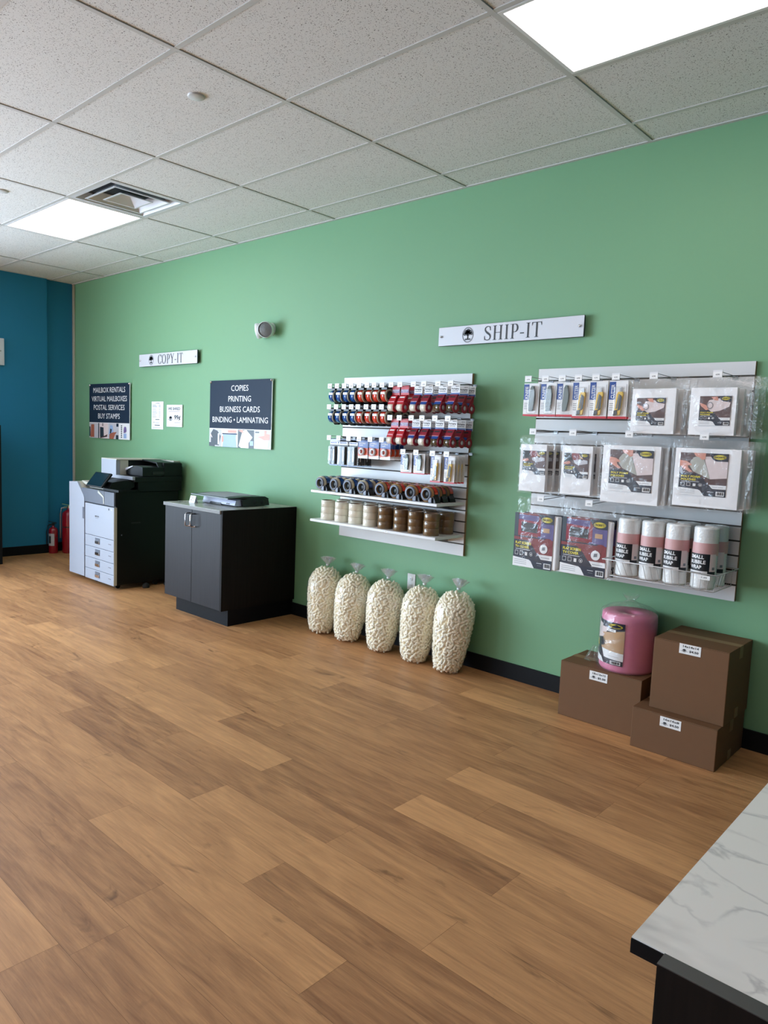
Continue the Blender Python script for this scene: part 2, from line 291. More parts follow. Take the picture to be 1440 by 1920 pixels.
# ------------------------------------------------------------------ the room
H = 3.0905; XL = -8.44; XR = 3.2; YB = -9.0; PW, PLEN = .181, 1.21
offs = {0: -2.43, 1: -3.03, 2: -3.615, 3: -4.228, 4: -1.205, 5: -1.82, 6: -2.75, 7: -3.015, 8: -2.42, 9: -3.02, 10: -3.63, 11: -1.82, 12: -2.54, 13: -2.0, 14: -3.1, 15: -1.955}
bright = {(0, -2.43): .95, (5, -1.82): .9, (7, -1.805): .95, (7, -5.435): .95, (8, -3.63): .75, (10, -3.63): .1, (7, -3.015): .2, (8, -2.42): .15, (12, -2.54): .7, (11, -3.03): .7, (11, -1.82): .2, (12, -1.33): .1, (13, -2.0): .35, (3, -4.228): .75, (1, -1.82): .35, (4, -1.205): .55, (2, -3.615): .7, (15, -1.955): .25, (15, -3.165): .8}
def floor():
    vs, fs, tone, seed = [], [], [], []
    rows = range(-2, 50); g = .0004
    for r in rows:
        y1 = -.31-PW*r; y0 = y1-PW; y1 = min(y1, .0)
        if y0 > 0: continue
        o = offs.get(r, random.uniform(-3, -1.8)); k0 = int((XR-o)/PLEN)+1
        for k in range(-6, k0):
            x0 = o+k*PLEN; x1 = x0+PLEN
            if x1 < XL-.1 or x0 > XR: continue
            x0, x1 = max(x0, -8.52), min(x1, XR)
            t = random.uniform(.25, .7)
            for (rr, xx), v in bright.items():
                if rr == r and abs(xx-(o+k*PLEN)) < .08: t = v
            b = len(vs); vs += [(x0+g, y0+g, 0), (x1-g, y0+g, 0), (x1-g, y1-g, 0), (x0+g, y1-g, 0)]; fs.append((b, b+1, b+2, b+3)); tone.append(t); seed.append(random.random()*10)
    me = bpy.data.meshes.new('floor'); me.from_pydata(vs, [], fs); me.materials.append(MT['floor'])
    for n, d in (('tone', tone), ('seed', seed)):
        a = me.attributes.new(n, 'FLOAT', 'FACE'); a.data.foreach_set('value', d)
    o = bpy.data.objects.new('floor', me); COL.objects.link(o); struct(o)
    q = MB().box(XL-.1, XR, YB, .02, -.1, -.0008, 'floor_seam').build('trim_1'); struct(q)
floor()
struct(MB().box(-8.6, XR, 0, .12, 0, H+.1, 'green').build('wall_back'))
struct(MB().box(-8.63, -8.51, -.4, 0, 0, H+.1, 'teal').build('wall_left_alcove'))
w = MB(); y0, y1, z0, z1 = WIN
w.box(-8.6, XL, y1, -.335, 0, H+.1, 'teal').box(-8.6, XL, YB, y0, 0, H+.1, 'teal').box(-8.6, XL, y0, y1, 0, z0, 'teal').box(-8.6, XL, y0, y1, z1, H+.1, 'teal')
struct(w.build('wall_left'))
struct(MB().box(XR, XR+.1, YB, .1, 0, H+.1, 'teal').build('wall_right'))
a0, a1, a2, a3 = FILL_WIN
struct(MB().box(-8.6, a0, YB-.1, YB, 0, H+.1, 'plain').box(a1, XR+.1, YB-.1, YB, 0, H+.1, 'plain').box(a0, a1, YB-.1, YB, 0, a2, 'plain').box(a0, a1, YB-.1, YB, a3, H+.1, 'plain').build('wall_front'))
wf = MB()
for i in range(5): x = a0+(a1-a0)*i/4; wf.box(x-.03, x+.03, YB-.09, YB-.02, a2, a3, 'alum')
for z in (a2+.03, a3-.03): wf.box(a0, a1, YB-.085, YB-.025, z-.03, z+.03, 'alum')
wo = struct(wf.build('fill_window')); MB().box(a0, a1, YB-.056, YB-.05, a2, a3, 'glass').build('window_pane', wo)  # out-of-view window, added to brighten the ceiling and room
wf = MB()
for y in (y0, y0+(y1-y0)/3, y0+2*(y1-y0)/3, y1): wf.box(-8.52, -8.45, y-.03, y+.03, z0, z1, 'alum')
for z in (z0+.03, z1-.03): wf.box(-8.515, -8.455, y0, y1, z-.03, z+.03, 'alum')
wo = struct(wf.build('window_1')); MB().box(-8.487, -8.481, y0, y1, z0, z1, 'glass').build('window_pane', wo)
struct(MB().box(-8.51, -4.5, -.012, 0, 0, .1, 'black_vinyl').box(-4.5, XR, -.012, 0, 0, .1, 'black_vinyl').build('baseboard_back'))
struct(MB().box(XL, XL+.012, -2.1, -.335, 0, .1, 'black_vinyl').box(-8.51, -8.498, -.34, -.012, 0, .1, 'black_vinyl').build('baseboard_left'))
struct(MB().box(-8.51, -8.475, -.02, 0, .1, H, 'cbeige', bev=.004).build('trim_2'))
# suspended ceiling
X0, T, OF, TY = -1.7162, 1.2057, .2716, .6096
xs = [X0-T*k for k in range(-5, 7)]; xs = sorted([x for x in xs if -8.45 < x < XR]); ys = [-(OF+TY*j) for j in range(0, 15) if -(OF+TY*j) > YB]
DIFF = (X0-3*T, X0-2.5*T, ys[2], ys[1])
lights = [(X0-4*T, ys[2]), (X0, ys[2])] + [(X0-T*k, ys[j]) for j in (7, 12) for k in (4, 0)]
cl = MB(); gr = MB()
ex = [-8.53]+xs+[XR]; ey = [0.]+ys+[YB]; gp = .012; g2 = .0155
for a, b in zip(ex[:-1], ex[1:]):
    for c, d in zip(ey[:-1], ey[1:]):
        if any(abs(a-lx) < .01 and abs(d-ly) < .01 for lx, ly in lights): continue
        aa = a
        if abs(a-DIFF[0]) < .01 and abs(d-DIFF[2]) < .01: aa = DIFF[1]
        cl.box(aa+(g2 if aa > -8.5 else 0), b-gp-.0008, d+gp-.001, c-(gp-.001 if c < 0 else 0), H+.003, H+.018, 'tile')
struct(cl.build('ceiling'))
struct(MB().box(-8.6, XR, YB, .1, H+.06, H+.1, 'void').build('ceiling_deck'))
for x in xs+[DIFF[1]]:
    if x == DIFF[1]: gr.box(x-gp, x+gp, DIFF[2], DIFF[3], H-.001, H+.012, 'grid')
    else: gr.box(x-gp, x+gp, YB, 0, H-.001, H+.012, 'grid')
for y in ys: gr.box(-8.5, XR, y-gp, y+gp, H-.0005, H+.012, 'grid')
gr.box(-8.51, XR, -.022, 0, H-.002, H+.012, 'grid').box(XL, XL+.022, YB, -.335, H-.002, H+.012, 'grid')
struct(gr.build('trim_3'))
names = {0: 'square-looking lit ceiling panel beside the air diffuser, far left', 1: 'large bright ceiling light panel at the upper right'}
for i, (lx, ly) in enumerate(lights):
    t = thing('ceiling_light', names.get(i, 'lit ceiling panel behind the viewpoint, %s of the further ones' % ORD[i-2]), 'ceiling light', (lx, ly, H), 'lay-in ceiling light panels')
    MB().box(.014, .03, .014, TY-.014, -.002, .03, 'frame_white').box(T-.03, T-.014, .014, TY-.014, -.002, .03, 'frame_white').box(.03, T-.03, .014, .03, -.002, .03, 'frame_white').box(.03, T-.03, TY-.03, TY-.014, -.002, .03, 'frame_white').build('frame', t)
    MB().box(.03, T-.03, .03, TY-.03, .002, .012, 'panel').build('diffuser', t)
# air diffuser with nested pans
t = thing('air_diffuser', 'white square ceiling air diffuser with nested louvre frames beside the far light', 'air vent', ((DIFF[0]+DIFF[1])/2, (DIFF[2]+DIFF[3])/2, H))
def sq_ring(mb, a0, b0, z0, a1, b1, z1, m, th=.003):
    c0 = [(-a0, -b0), (a0, -b0), (a0, b0), (-a0, b0)]; c1 = [(-a1, -b1), (a1, -b1), (a1, b1), (-a1, b1)]
    for i in range(4):
        j = (i+1) % 4; v = [(*c0[i], z0), (*c0[j], z0), (*c1[j], z1), (*c1[i], z1)]
        vs = v+[(x, y, z+th) for x, y, z in v]; mb.add(vs, [(0, 1, 2, 3), (7, 6, 5, 4), (0, 4, 5, 1), (1, 5, 6, 2), (2, 6, 7, 3), (3, 7, 4, 0)], m)
sq_ring(f := MB(), .292, .292, 0, .262, .262, 0, 'diffw'); sq_ring(f, .262, .262, 0, .235, .235, .05, 'diffw'); f.build('outer_frame', t)
sq_ring(f := MB(), .215, .215, -.004, .20, .20, -.004, 'diffw'); sq_ring(f, .20, .20, -.004, .15, .15, .05, 'diffw'); f.build('louvre', t)
sq_ring(f := MB(), .125, .125, -.006, .112, .112, -.006, 'diffw'); sq_ring(f, .112, .112, -.006, .02, .02, .045, 'diffw'); f.box(-.02, .02, -.02, .02, .045, .048, 'diffw'); f.build('centre_pan', t)
MB().box(-.262, .262, -.262, .262, .052, .058, 'void').build('back_plate', t)
for (x, y, l) in ((-3.23, -1.795, 'round flush sprinkler cover in the ceiling tile nearer the middle of the room'), (-5.60, -1.83, 'round flush sprinkler cover in the ceiling at the far left edge')):
    o = MB().lathe((0, 0, 0), [(.0, -.008), (.038, -.008), (.041, -.006), (.041, 0.), (.043, 0.001)], 'tile_plain', n=32, caps=False).build('sprinkler_cover')
    o.location = (x, y, H+.003); tag(o, l, 'sprinkler cover', 'ceiling sprinkler covers')

# ------------------------------------------------------------------ marks and pictures
def logo(mb, cx, cy, rx, ry, m='ink', m2='grey_ink', l=2):
    mb.ell(cx, cy, rx, ry, m2, l, 32, .86)
    for dx, dy, r in ((-.55, .12, .26), (-.3, .38, .34), (.05, .48, .36), (.38, .34, .32), (.6, .14, .24), (0, .22, .42)):
        mb.ell(cx+dx*rx, cy+dy*ry, r*rx, r*ry*.85, m, l+1, 12)
    mb.poly([(cx-.1*rx, cy+.2*ry), (cx+.1*rx, cy+.2*ry), (cx+.09*rx, cy-.5*ry), (cx-.09*rx, cy-.5*ry)], m, l+1)
    mb.poly([(cx-.55*rx, cy-.66*ry), (cx+.55*rx, cy-.66*ry), (cx+.4*rx, cy-.45*ry), (cx+.12*rx, cy-.5*ry), (cx, cy-.3*ry), (cx-.12*rx, cy-.5*ry), (cx-.4*rx, cy-.45*ry)], m, l+1)
def serif(mb, t, x0, y0, x1, y1, m, l=2):
    adv = {'S': .62, 'H': .86, 'I': .42, 'P': .68, '-': .40, 'T': .74, 'C': .78, 'O': .86, 'Y': .80}
    tot = sum(adv[c] for c in t); sx = (x1-x0)/tot; px = x0; hh = y1-y0
    def P(pts): mb.poly([(px+x*sx, y0+y*hh) for x, y in pts], m, l)
    def B(a, b, c, d): P([(a, b), (c, b), (c, d), (a, d)])
    def stem(x, w=.11, b=0., t_=1.): B(x-w/2, b, x+w/2, t_)
    def sf(x, y, w=.27): B(x-w/2, y, x+w/2, y+.035)
    def stroke(cv, wd, n=26):
        q = []
        for i in range(n+1):
            u = i/n; x, y = cv(u); xa, ya = cv(max(0, u-.01)); xb, yb = cv(min(1, u+.01)); dx, dy = xb-xa, yb-ya; k = math.hypot(dx, dy) or 1
            w_ = wd(u)/2; q.append(((x-dy/k*w_, y+dx/k*w_), (x+dy/k*w_, y-dx/k*w_)))
        for a, b in zip(q[:-1], q[1:]): P([a[0], b[0], b[1], a[1]])
    for c in t:
        if c == 'H': stem(.2); stem(.64); B(.2, .49, .64, .53); [sf(x, y) for x in (.2, .64) for y in (0, .965)]
        if c == 'I': stem(.2); sf(.2, 0); sf(.2, .965)
        if c == 'T': stem(.36); sf(.36, 0); B(.03, .96, .69, 1.); P([(.03, 1), (.03, .78), (.06, .78), (.1, .96)]); P([(.69, 1), (.69, .78), (.66, .78), (.62, .96)])
        if c == '-': B(.05, .30, .33, .38)
        if c == 'P':
            stem(.2); sf(.2, 0); sf(.14, .965, .2); B(.2, .965, .36, 1.); B(.2, .44, .36, .475)
            stroke(lambda u: (.36+.18*math.sin(PI*u), .72+.262*math.cos(PI*u)), lambda u: .035+.08*math.sin(PI*u))
        if c in 'CO':
            a0, a1 = (PI*.19, PI*1.84) if c == 'C' else (0, 2*PI)
            stroke(lambda u: (.39+.31*math.cos(a0+(a1-a0)*u), .5+.49*math.sin(a0+(a1-a0)*u)), lambda u: .03+.09*abs(math.cos(a0+(a1-a0)*u)), 36)
            if c == 'C': P([(.66, .98), (.69, .98), (.70, .66), (.66, .66)])
        if c == 'S':
            pts = [(.49, .72), (.45, .92), (.30, .98), (.14, .90), (.11, .74), (.20, .60), (.32, .50), (.45, .39), (.50, .25), (.44, .08), (.28, .02), (.12, .09), (.07, .28)]
            def cv(u):
                k = u*(len(pts)-1); i = min(int(k), len(pts)-2); f_ = k-i; P_ = [pts[max(i-1, 0)], pts[i], pts[i+1], pts[min(i+2, len(pts)-1)]]
                return tuple(.5*((2*P_[1][d])+(-P_[0][d]+P_[2][d])*f_+(2*P_[0][d]-5*P_[1][d]+4*P_[2][d]-P_[3][d])*f_**2+(-P_[0][d]+3*P_[1][d]-3*P_[2][d]+P_[3][d])*f_**3) for d in (0, 1))
            stroke(cv, lambda u: .03+.09*math.exp(-((u-.5)/.2)**2)+.02, 40); P([(.47, .98), (.5, .98), (.5, .68), (.47, .68)]); P([(.06, .02), (.09, .02), (.09, .32), (.06, .32)])
        if c == 'Y':
            P([(.06, .98), (.2, .98), (.43, .48), (.35, .42)]); P([(.62, .98), (.67, .98), (.42, .46), (.37, .5)]); stem(.385, .11, 0, .48); sf(.385, 0); sf(.14, .965); sf(.64, .965, .2)
        px += adv[c]*sx
def barcode(mb, x0, y0, x1, y1, l=3):
    mb.rect(x0, y0, x1, y1, 'whitep', l); n = 9; w_ = (x1-x0)
    for i in range(n): a = x0+w_*(.1+.8*i/n); mb.rect(a, y0+(y1-y0)*.2, a+w_*.035*(1+(i*7) % 3), y1-(y1-y0)*.1, 'ink', l+1)

# ------------------------------------------------------------------ signs on the walls
def wall_sign(word, x0, x1, z0, z1, label, lf, tx):
    w_, h_ = x1-x0, z1-z0; t = thing('wall_sign', label, 'sign', (x0, -.035, z0), 'white department name signs')
    MB().box(0, w_, .0012, .013, 0, h_, 'ink', bev=.003).build('backing', t)
    f = MB().box(.0015, w_-.0015, -.0015, .002, .0015, h_-.0015, 'signface', bev=.001); f.build('face_plate', t)
    f = MB().face((0, -.0017, 0), w_, h_); logo(f, lf, .5, .042, .40); serif(f, word, tx[0], .14, tx[1], .86, 'ink'); f.build('lettering', t)
    for x in (.025, w_-.025): MB().lathe((x, 0, h_/2), [(.0, -.012), (.006, -.011), (.008, -.006), (.008, -.002)], 'chrome', 'y', 14, False).cyl((x, 0, h_/2), .006, 0, .034, 'chrome', 'y', 10).build('standoff_screw', t)
wall_sign('SHIP-IT', -3.062, -2.016, 2.096, 2.218, 'long white sign reading SHIP-IT with a small tree emblem on the green wall', .228, (.345, .745))
wall_sign('COPY-IT', -6.948, -5.896, 2.096, 2.220, 'long white sign reading COPY-IT with a small tree emblem near the far corner', .225, (.345, .775))
t = thing('blank_sign', 'white rounded sign cut by the left picture edge on the teal wall', 'sign', (XL+.02, -1.85, 2.09))
f = MB().box(-.003, .008, 0, 1.05, 0, .285, 'signface', bev=.004); f.build('face_plate', t); MB().box(-.01, -.003, .003, 1.047, .003, .282, 'ink').build('backing', t)
for y in (.04, 1.01): MB().lathe((0, y, .15), [(.008, -.018), (.008, .011), (0, .013)], 'chrome', 'x', 12, False).build('standoff_screw', t)

def poster(x0, x1, z0, z1, label, lines, rows, cap, widths, frac, strip):
    w_, h_ = x1-x0, z1-z0; t = thing('wall_poster', label, 'poster', (x0, -.022, z0), 'dark service posters with photo strips')
    MB().box(0, w_, 0, .006, 0, h_, 'whitep').build('board', t)
    for x in (.012, w_-.012): MB().lathe((x, 0, h_-.012), [(0, -.012), (.011, -.009), (.011, .02)], 'chrome', 'y', 12, False).build('standoff_screw', t)
    f = MB().face((0, -.0005, 0), w_, h_); f.rect(0, 1-frac, 1-.006, 1, 'signdark', 1); f.build('printed_face', t)
    f = MB().face((0, -.0008, 0), w_, h_)
    for s_, yc, wd in zip(lines, rows, widths): f.text(s_, .5-wd/2, 1-yc-cap/2, .5+wd/2, 1-yc+cap/2, 'whitep', 2, .0)
    f.build('lettering', t)
    f = MB().face((0, -.0008, 0), w_, h_*(1-frac)-.006); strip(f); f.build('photo_strip', t)
def strip_a(f):   # copier, blue paper, cards, hands
    f.rect(.0, 0, .205, 1, 'photo_grey', 1); f.poly([(.03, .1), (.17, .06), (.2, .6), (.14, .9), (.07, .98), (.03, .75)], 'photo_dark', 2); f.rect(0, 0, .1, .22, 'photo_dark', 3); f.poly([(.15, .12), (.175, .12), (.178, .75), (.152, .75)], 'whitep', 4); f.poly([(.03, .7), (.06, .5), (.045, .5), (.02, .68)], 'sheet', 4)
    f.rect(.215, 0, .475, 1, 'sheet', 1); f.poly([(.23, .0), (.47, 0), (.45, .55), (.46, .8), (.235, .74), (.24, .3)], 'sky', 2); f.rect(.225, .72, .475, .77, 'signdark', 3); f.poly([(.22, .25), (.25, .3), (.245, .6), (.22, .62)], 'skin', 3); f.rect(.32, .8, .46, .95, 'skin', 2)
    f.rect(.485, 0, .74, 1, 'photo_dark', 1); f.poly([(.5, .1), (.56, .95), (.62, 1), (.72, .6), (.66, .3), (.66, 0), (.54, 0)], 'whitep', 2); f.poly([(.49, .95), (.56, 1), (.58, .82), (.54, .86)], 'skin', 3); f.rect(.68, .15, .735, .4, 'sky', 3)
    f.rect(.75, 0, 1, 1, 'photo_grey', 1); f.poly([(.77, 0), (.95, 0), (.97, .5), (.9, .6), (.77, .5)], 'paper', 2); f.poly([(.8, .65), (.9, .48), (.98, .5), (.98, .8), (.93, .82), (.93, 1), (.9, 1), (.9, .72)], 'skin', 3); f.rect(.76, .86, .82, .92, 'photo_dark', 3)
def strip_b(f):
    f.rect(0, 0, .24, 1, 'photo_grey', 1); f.poly([(.03, .05), (.13, .05), (.13, .9), (.05, .9)], 'photo_rust', 2); f.rect(0, .1, .03, .75, 'photo_dark', 2); f.rect(.235, 0, .26, 1, 'photo_dark', 2)
    for i in range(3): f.rect(.15+i*.03, 0, .155+i*.03, 1, 'sheet', 2)
    f.rect(.262, 0, .48, 1, 'sheet', 1); f.poly([(.28, .08), (.38, .06), (.37, .72), (.28, .75)], 'photo_dark', 2); f.poly([(.28, 0), (.46, .12), (.47, .28), (.4, .18), (.28, .06)], 'brown', 3); f.rect(.34, .8, .36, 1, 'brown', 2)
    f.rect(.49, 0, .74, 1, 'photo_grey', 1); f.poly([(.5, .3), (.56, .22), (.62, .4), (.6, .85), (.54, .9)], 'sky', 2); f.poly([(.53, .35), (.56, .35), (.58, .62), (.54, .66)], 'photo_dark', 3); f.poly([(.52, 0), (.62, 0), (.66, .3), (.7, .45), (.6, .42), (.52, .3)], 'photo_rust', 3); f.rect(.68, 0, .74, .26, 'photo_dark', 4); f.rect(.69, .8, .74, 1, 'signdark', 3)
    f.rect(.745, 0, 1, 1, 'whitep', 1)
    for i in range(7): f.rect(.80, .1+i*.12, .825, .18+i*.12, 'photo_dark', 2)
    f.rect(.86, .08, .93, .38, 'sky', 2); f.ell(.895, .62, .04, .22, 'photo_grey', 2); f.poly([(.86, .4), (.93, .5), (.92, .8), (.88, .8)], 'lipp', 3)
poster(-5.70, -4.805, 1.342, 1.930, 'dark poster listing COPIES, PRINTING, BUSINESS CARDS above the cabinet', ['COPIES', 'PRINTING', 'BUSINESS CARDS', 'BINDING \u2022 LAMINATING'], (.12, .277, .432, .588), .085, (.278, .364, .644, .895), .722, strip_a)
poster(-8.07, -7.16, 1.348, 1.945, 'dark poster listing MAILBOX RENTALS and VIRTUAL MAILBOXES near the teal corner', ['MAILBOX RENTALS', 'VIRTUAL MAILBOXES', 'POSTAL SERVICES', 'BUY STAMPS'], (.115, .275, .432, .59), .095, (.79, .87, .765, .536), .71, strip_b)
# paper notices
t = thing('price_list', 'narrow white price list sheet on the green wall left of the shredding notice', 'notice', (-6.752, -.004, 1.472)); w_, h_ = .222, .277
MB().box(0, w_, 0, .003, 0, h_, 'paper').build('sheet', t)
f = MB().face((0, 0, 0), w_, h_); f.text('COPIES', .34, .92, .68, .955, 'ink', 1)
for i, y in enumerate((.87, .83, .80, .72, .645, .585, .51, .44)): f.rect(.08, y, .38+.05*(i % 3), y+.012, 'grey_ink', 1); f.rect(.62, y, .76, y+.012, 'grey_ink', 1)
f.rect(.34, .345, .68, .365, 'ink', 1); f.rect(.12, .25, .3, .262, 'grey_ink', 1); f.rect(.36, .225, .66, .237, 'grey_ink', 1); f.rect(.28, .135, .72, .16, 'ink', 1); f.rect(.1, .06, .85, .068, 'grey_ink', 1); f.build('print', t)
t = thing('shredding_notice', 'white notice reading WE SHRED 99\u00a2 on the green wall', 'notice', (-6.455, -.012, 1.502)); w_, h_ = .278, .214
MB().box(0, w_, 0, .009, 0, h_, 'paper', bev=.002).build('sheet', t)
f = MB().face((0, 0, 0), w_, h_); f.ell(.5, .5, .0, .0, 'ink') if 0 else None
for a, b, c, d in ((.05, .05, .95, .056), (.05, .944, .95, .95), (.05, .05, .055, .95), (.945, .05, .95, .95)): f.rect(a, b, c, d, 'grey_ink', 1)
f.text('WE SHRED', .1, .76, .88, .89, 'ink', 1, .02); f.rect(.14, .69, .85, .705, 'grey_ink', 1); f.text('99\u00a2', .5, .28, .9, .54, 'ink', 1, .03); logo(f, .27, .38, .1, .12); f.rect(.1, .32, .44, .335, 'grey_ink', 1); f.rect(.52, .19, .88, .205, 'grey_ink', 1); f.build('print', t)

# emergency light head
t = thing('emergency_light', 'white round emergency lamp head mounted high on the green wall', 'emergency light', (-4.865, 0, 2.335))
MB().lathe((0, 0, 0), [(.0, -.03), (.045, -.03), (.052, -.022), (.055, 0)], 'lampw', 'y', 28, False).build('base', t)
for s_ in (-1,):
    m_ = MB().lathe((0, 0, 0), [(.02, 0), (.05, .03), (.064, .07), (.066, .105), (.060, .112)], 'lampw', 'z', 28, False); o = m_.build('lamp_head', t)
    o.rotation_euler = (R(100), 0, R(30)); o.location = (.0, -.015, 0)
    l_ = MB().lathe((0, 0, 0), [(.0, .112), (.035, .110), (.058, .104)], 'lens', 'z', 28, False).build('lens', o, 'grey prismatic lens')
m_ = MB().lathe((0, 0, 0), [(.018, 0), (.045, .03), (.062, .07), (.064, .10), (.0, .105)], 'lampw', 'z', 28, False); o = m_.build('lamp_head', t); o.rotation_euler = (R(100), 0, R(-52)); o.location = (-.02, -.015, 0)
# outlet
t = thing('wall_outlet', 'white electrical outlet on the green wall above the fourth packing-peanut bag', 'outlet', (-3.228, -.006, .48))
MB().box(-.036, .036, 0, .006, -.058, .058, 'whitep', bev=.003).build('cover_plate', t)
for z in (-.022, .022):
    o = MB().lathe((0, 0, z), [(0, -.002), (.015, -.002), (.017, .001)], 'whitep', 'y', 16, False).box(-.007, -.005, -.0026, -.0018, z-.004, z+.005, 'ink').box(.005, .007, -.0026, -.0018, z-.004, z+.005, 'ink').build('receptacle', t)

# ------------------------------------------------------------------ slatwall panels
def grooves(z1): return [z1-.0715-.0741*i for i in range(16)]
def slatwall(name, x0, x1, z0, z1, label, gz):
    t = thing(name, label, 'display panel', (x0, 0, z0), 'white slatwall panels'); w_ = x1-x0
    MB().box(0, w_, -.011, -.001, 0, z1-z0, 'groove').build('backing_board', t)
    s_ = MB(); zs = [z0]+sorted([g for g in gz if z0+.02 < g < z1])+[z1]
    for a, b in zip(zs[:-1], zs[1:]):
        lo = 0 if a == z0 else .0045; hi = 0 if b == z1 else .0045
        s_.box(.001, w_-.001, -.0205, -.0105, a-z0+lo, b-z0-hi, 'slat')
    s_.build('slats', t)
    e = MB()
    for a, b in zip(zs[:-1], zs[1:]): e.box(w_-.001, w_+.0003, -.0205, -.0008, a-z0+.0045, b-z0-.0045, 'mdf')
    e.box(w_-.001, w_+.0001, -.011, -.001, 0, z1-z0, 'mdf'); e.box(-.0003, .001, -.0205, -.001, 0, z1-z0, 'mdf'); e.build('raw_edge', t, 'brown raw board edge')
SA = (-3.957, -2.782, .727, 1.914); SB = (-2.299, -1.099, .735, 1.925)
GA = [1.843-.0741*i for i in range(15)]; GB = [1.855-.0741*i for i in range(15)]
slatwall('slatwall_panel', *SA, 'white slatwall panel left, loaded with tape dispensers and rolls', GA)
slatwall('slatwall_panel', *SB, 'white slatwall panel right, loaded with foam pouches and bubble wrap', GB)

# peg hooks
def make_hook():
    t = thing('peg_hook', 'x', 'display hook'); L_ = .255
    MB().tube([(0, .0, 0), (0, -L_+.02, -.012), (0, -L_, .0)], .0022, 'steel').build('lower_wire', t)
    MB().tube([(.004, .0, .004), (.004, -L_, .008)], .0016, 'steel').build('tag_wire', t)
    MB().box(-.013, .013, -.003, .004, -.010, .006, 'steel').build('clip', t)
    o = MB().box(-.021, .021, -L_-.004, -L_-.001, -.022, .012, 'frame_white').build('tag_holder', t)
    f = MB().face((-.02, -L_-.0045, -.02), .04, .024); f.rect(0, 0, 1, 1, 'tagw', 0); f.text('4.99', .28, .3, .74, .62, 'ink', 1, .0); f.build('price_tag', o); return t
HK = Stamp(make_hook())
def hooks(xs, z, wall, row):
    for i, x in enumerate(xs): HK.put((x, -.021, z), 'wire hook with white price tag, %s from left, %s, %s' % (ORD[i], row, wall), 'price-tagged wire hooks')
hA = [-3.836, -3.763, -3.691, -3.621, -3.546, -3.469, -3.403, -3.33]
hA2 = [-3.249, -3.171, -3.056, -2.97, -2.856, -2.757]
hB = [-3.838, -3.765, -3.687, -3.613, -3.549, -3.47, -3.398, -3.327]
hB2 = [-3.248, -3.165, -3.062, -2.972, -2.867, -2.765]
hC = [-3.828, -3.73, -3.629, -3.526, -3.421, -3.315]; hC2 = [-3.12, -3.009, -2.873, -2.762]
hooks(hA+hA2, 1.836, 'left slatwall', 'top row'); hooks(hB, 1.690, 'left slatwall', 'second black dispenser row'); hooks(hB2, 1.620, 'left slatwall', 'second red dispenser row')
hooks(hC, 1.471, 'left slatwall', 'marker and tape card row'); hooks(hC2, 1.400, 'left slatwall', 'knife and cutter row')
hS = [-2.209, -2.1, -1.997, -1.901, -1.8, -1.69, -1.492, -1.188]; hS2 = [-2.159, -1.912, -1.596, -1.224]; hS3 = [-2.083, -1.79]
hooks(hS, 1.848, 'right slatwall', 'top row'); hooks(hS2, 1.555, 'right slatwall', 'middle pouch row'); hooks(hS3, 1.183, 'right slatwall', 'screen cover row')

# small black hanging dispensers; origin = hook hole
def make_black(col):
    t = thing('tape_dispenser', 'x', 'tape dispenser')
    MB().prism([(.0, .004), (.03, .006), (.045, -.02), (.05, -.05), (.045, -.10), (.03, -.115), (.012, -.10), (.022, -.06), (.015, -.03), (-.012, -.014), (-.03, -.02), (-.032, -.005)], -.024, .026, 'x', 'black').box(-.012, .012, -.002, .0, .0, .018, 'black').build('body', t)
    m_ = MB().lathe((0, 0, -.06), [(.022, -.022), (.042, -.022), (.042, .02), (.022, .02), (.022, -.022)], col, 'x', 28, False); m_.build('tape_roll', t)
    f = MB().ring((0, 0, -.06), .032, .0445, .0202, .027, 'beige', 'x', 28); f.build('side_rim', t)
    MB().ring((0, 0, -.06), .0, .031, .021, .025, 'blackgreen', 'x', 20).build('hub', t)
    MB().box(-.02, .018, -.0435, -.040, -.052, -.036, 'whitep').build('label', t)
    return t
def fill(stamp, xs, z, labelf, group, ys, dz=0.):
    for i, x in enumerate(xs):
        for j, y in enumerate(ys): stamp.put((x, y, z+dz), labelf(i, j), group, rz=random.uniform(-.03, .03))
DY = (-.225, -.135, -.06)
sb, so = Stamp(make_black('blue')), Stamp(make_black('orange'))
for hs, z, rn in ((hA, 1.822, 'top row'), (hB, 1.676, 'second row')):
    fill(sb, hs[:4], z, lambda i, j: 'black hanging tape dispenser with blue label, %s, %s hook from left, %s one' % (rn, ORD[i], DEP[j]), 'black hanging dispensers with blue labels', DY)
    fill(so, hs[4:], z, lambda i, j: 'black hanging tape dispenser with orange label, %s, %s hook from left, %s one' % (rn, ORD[i+4], DEP[j]), 'black hanging dispensers with orange labels', DY)
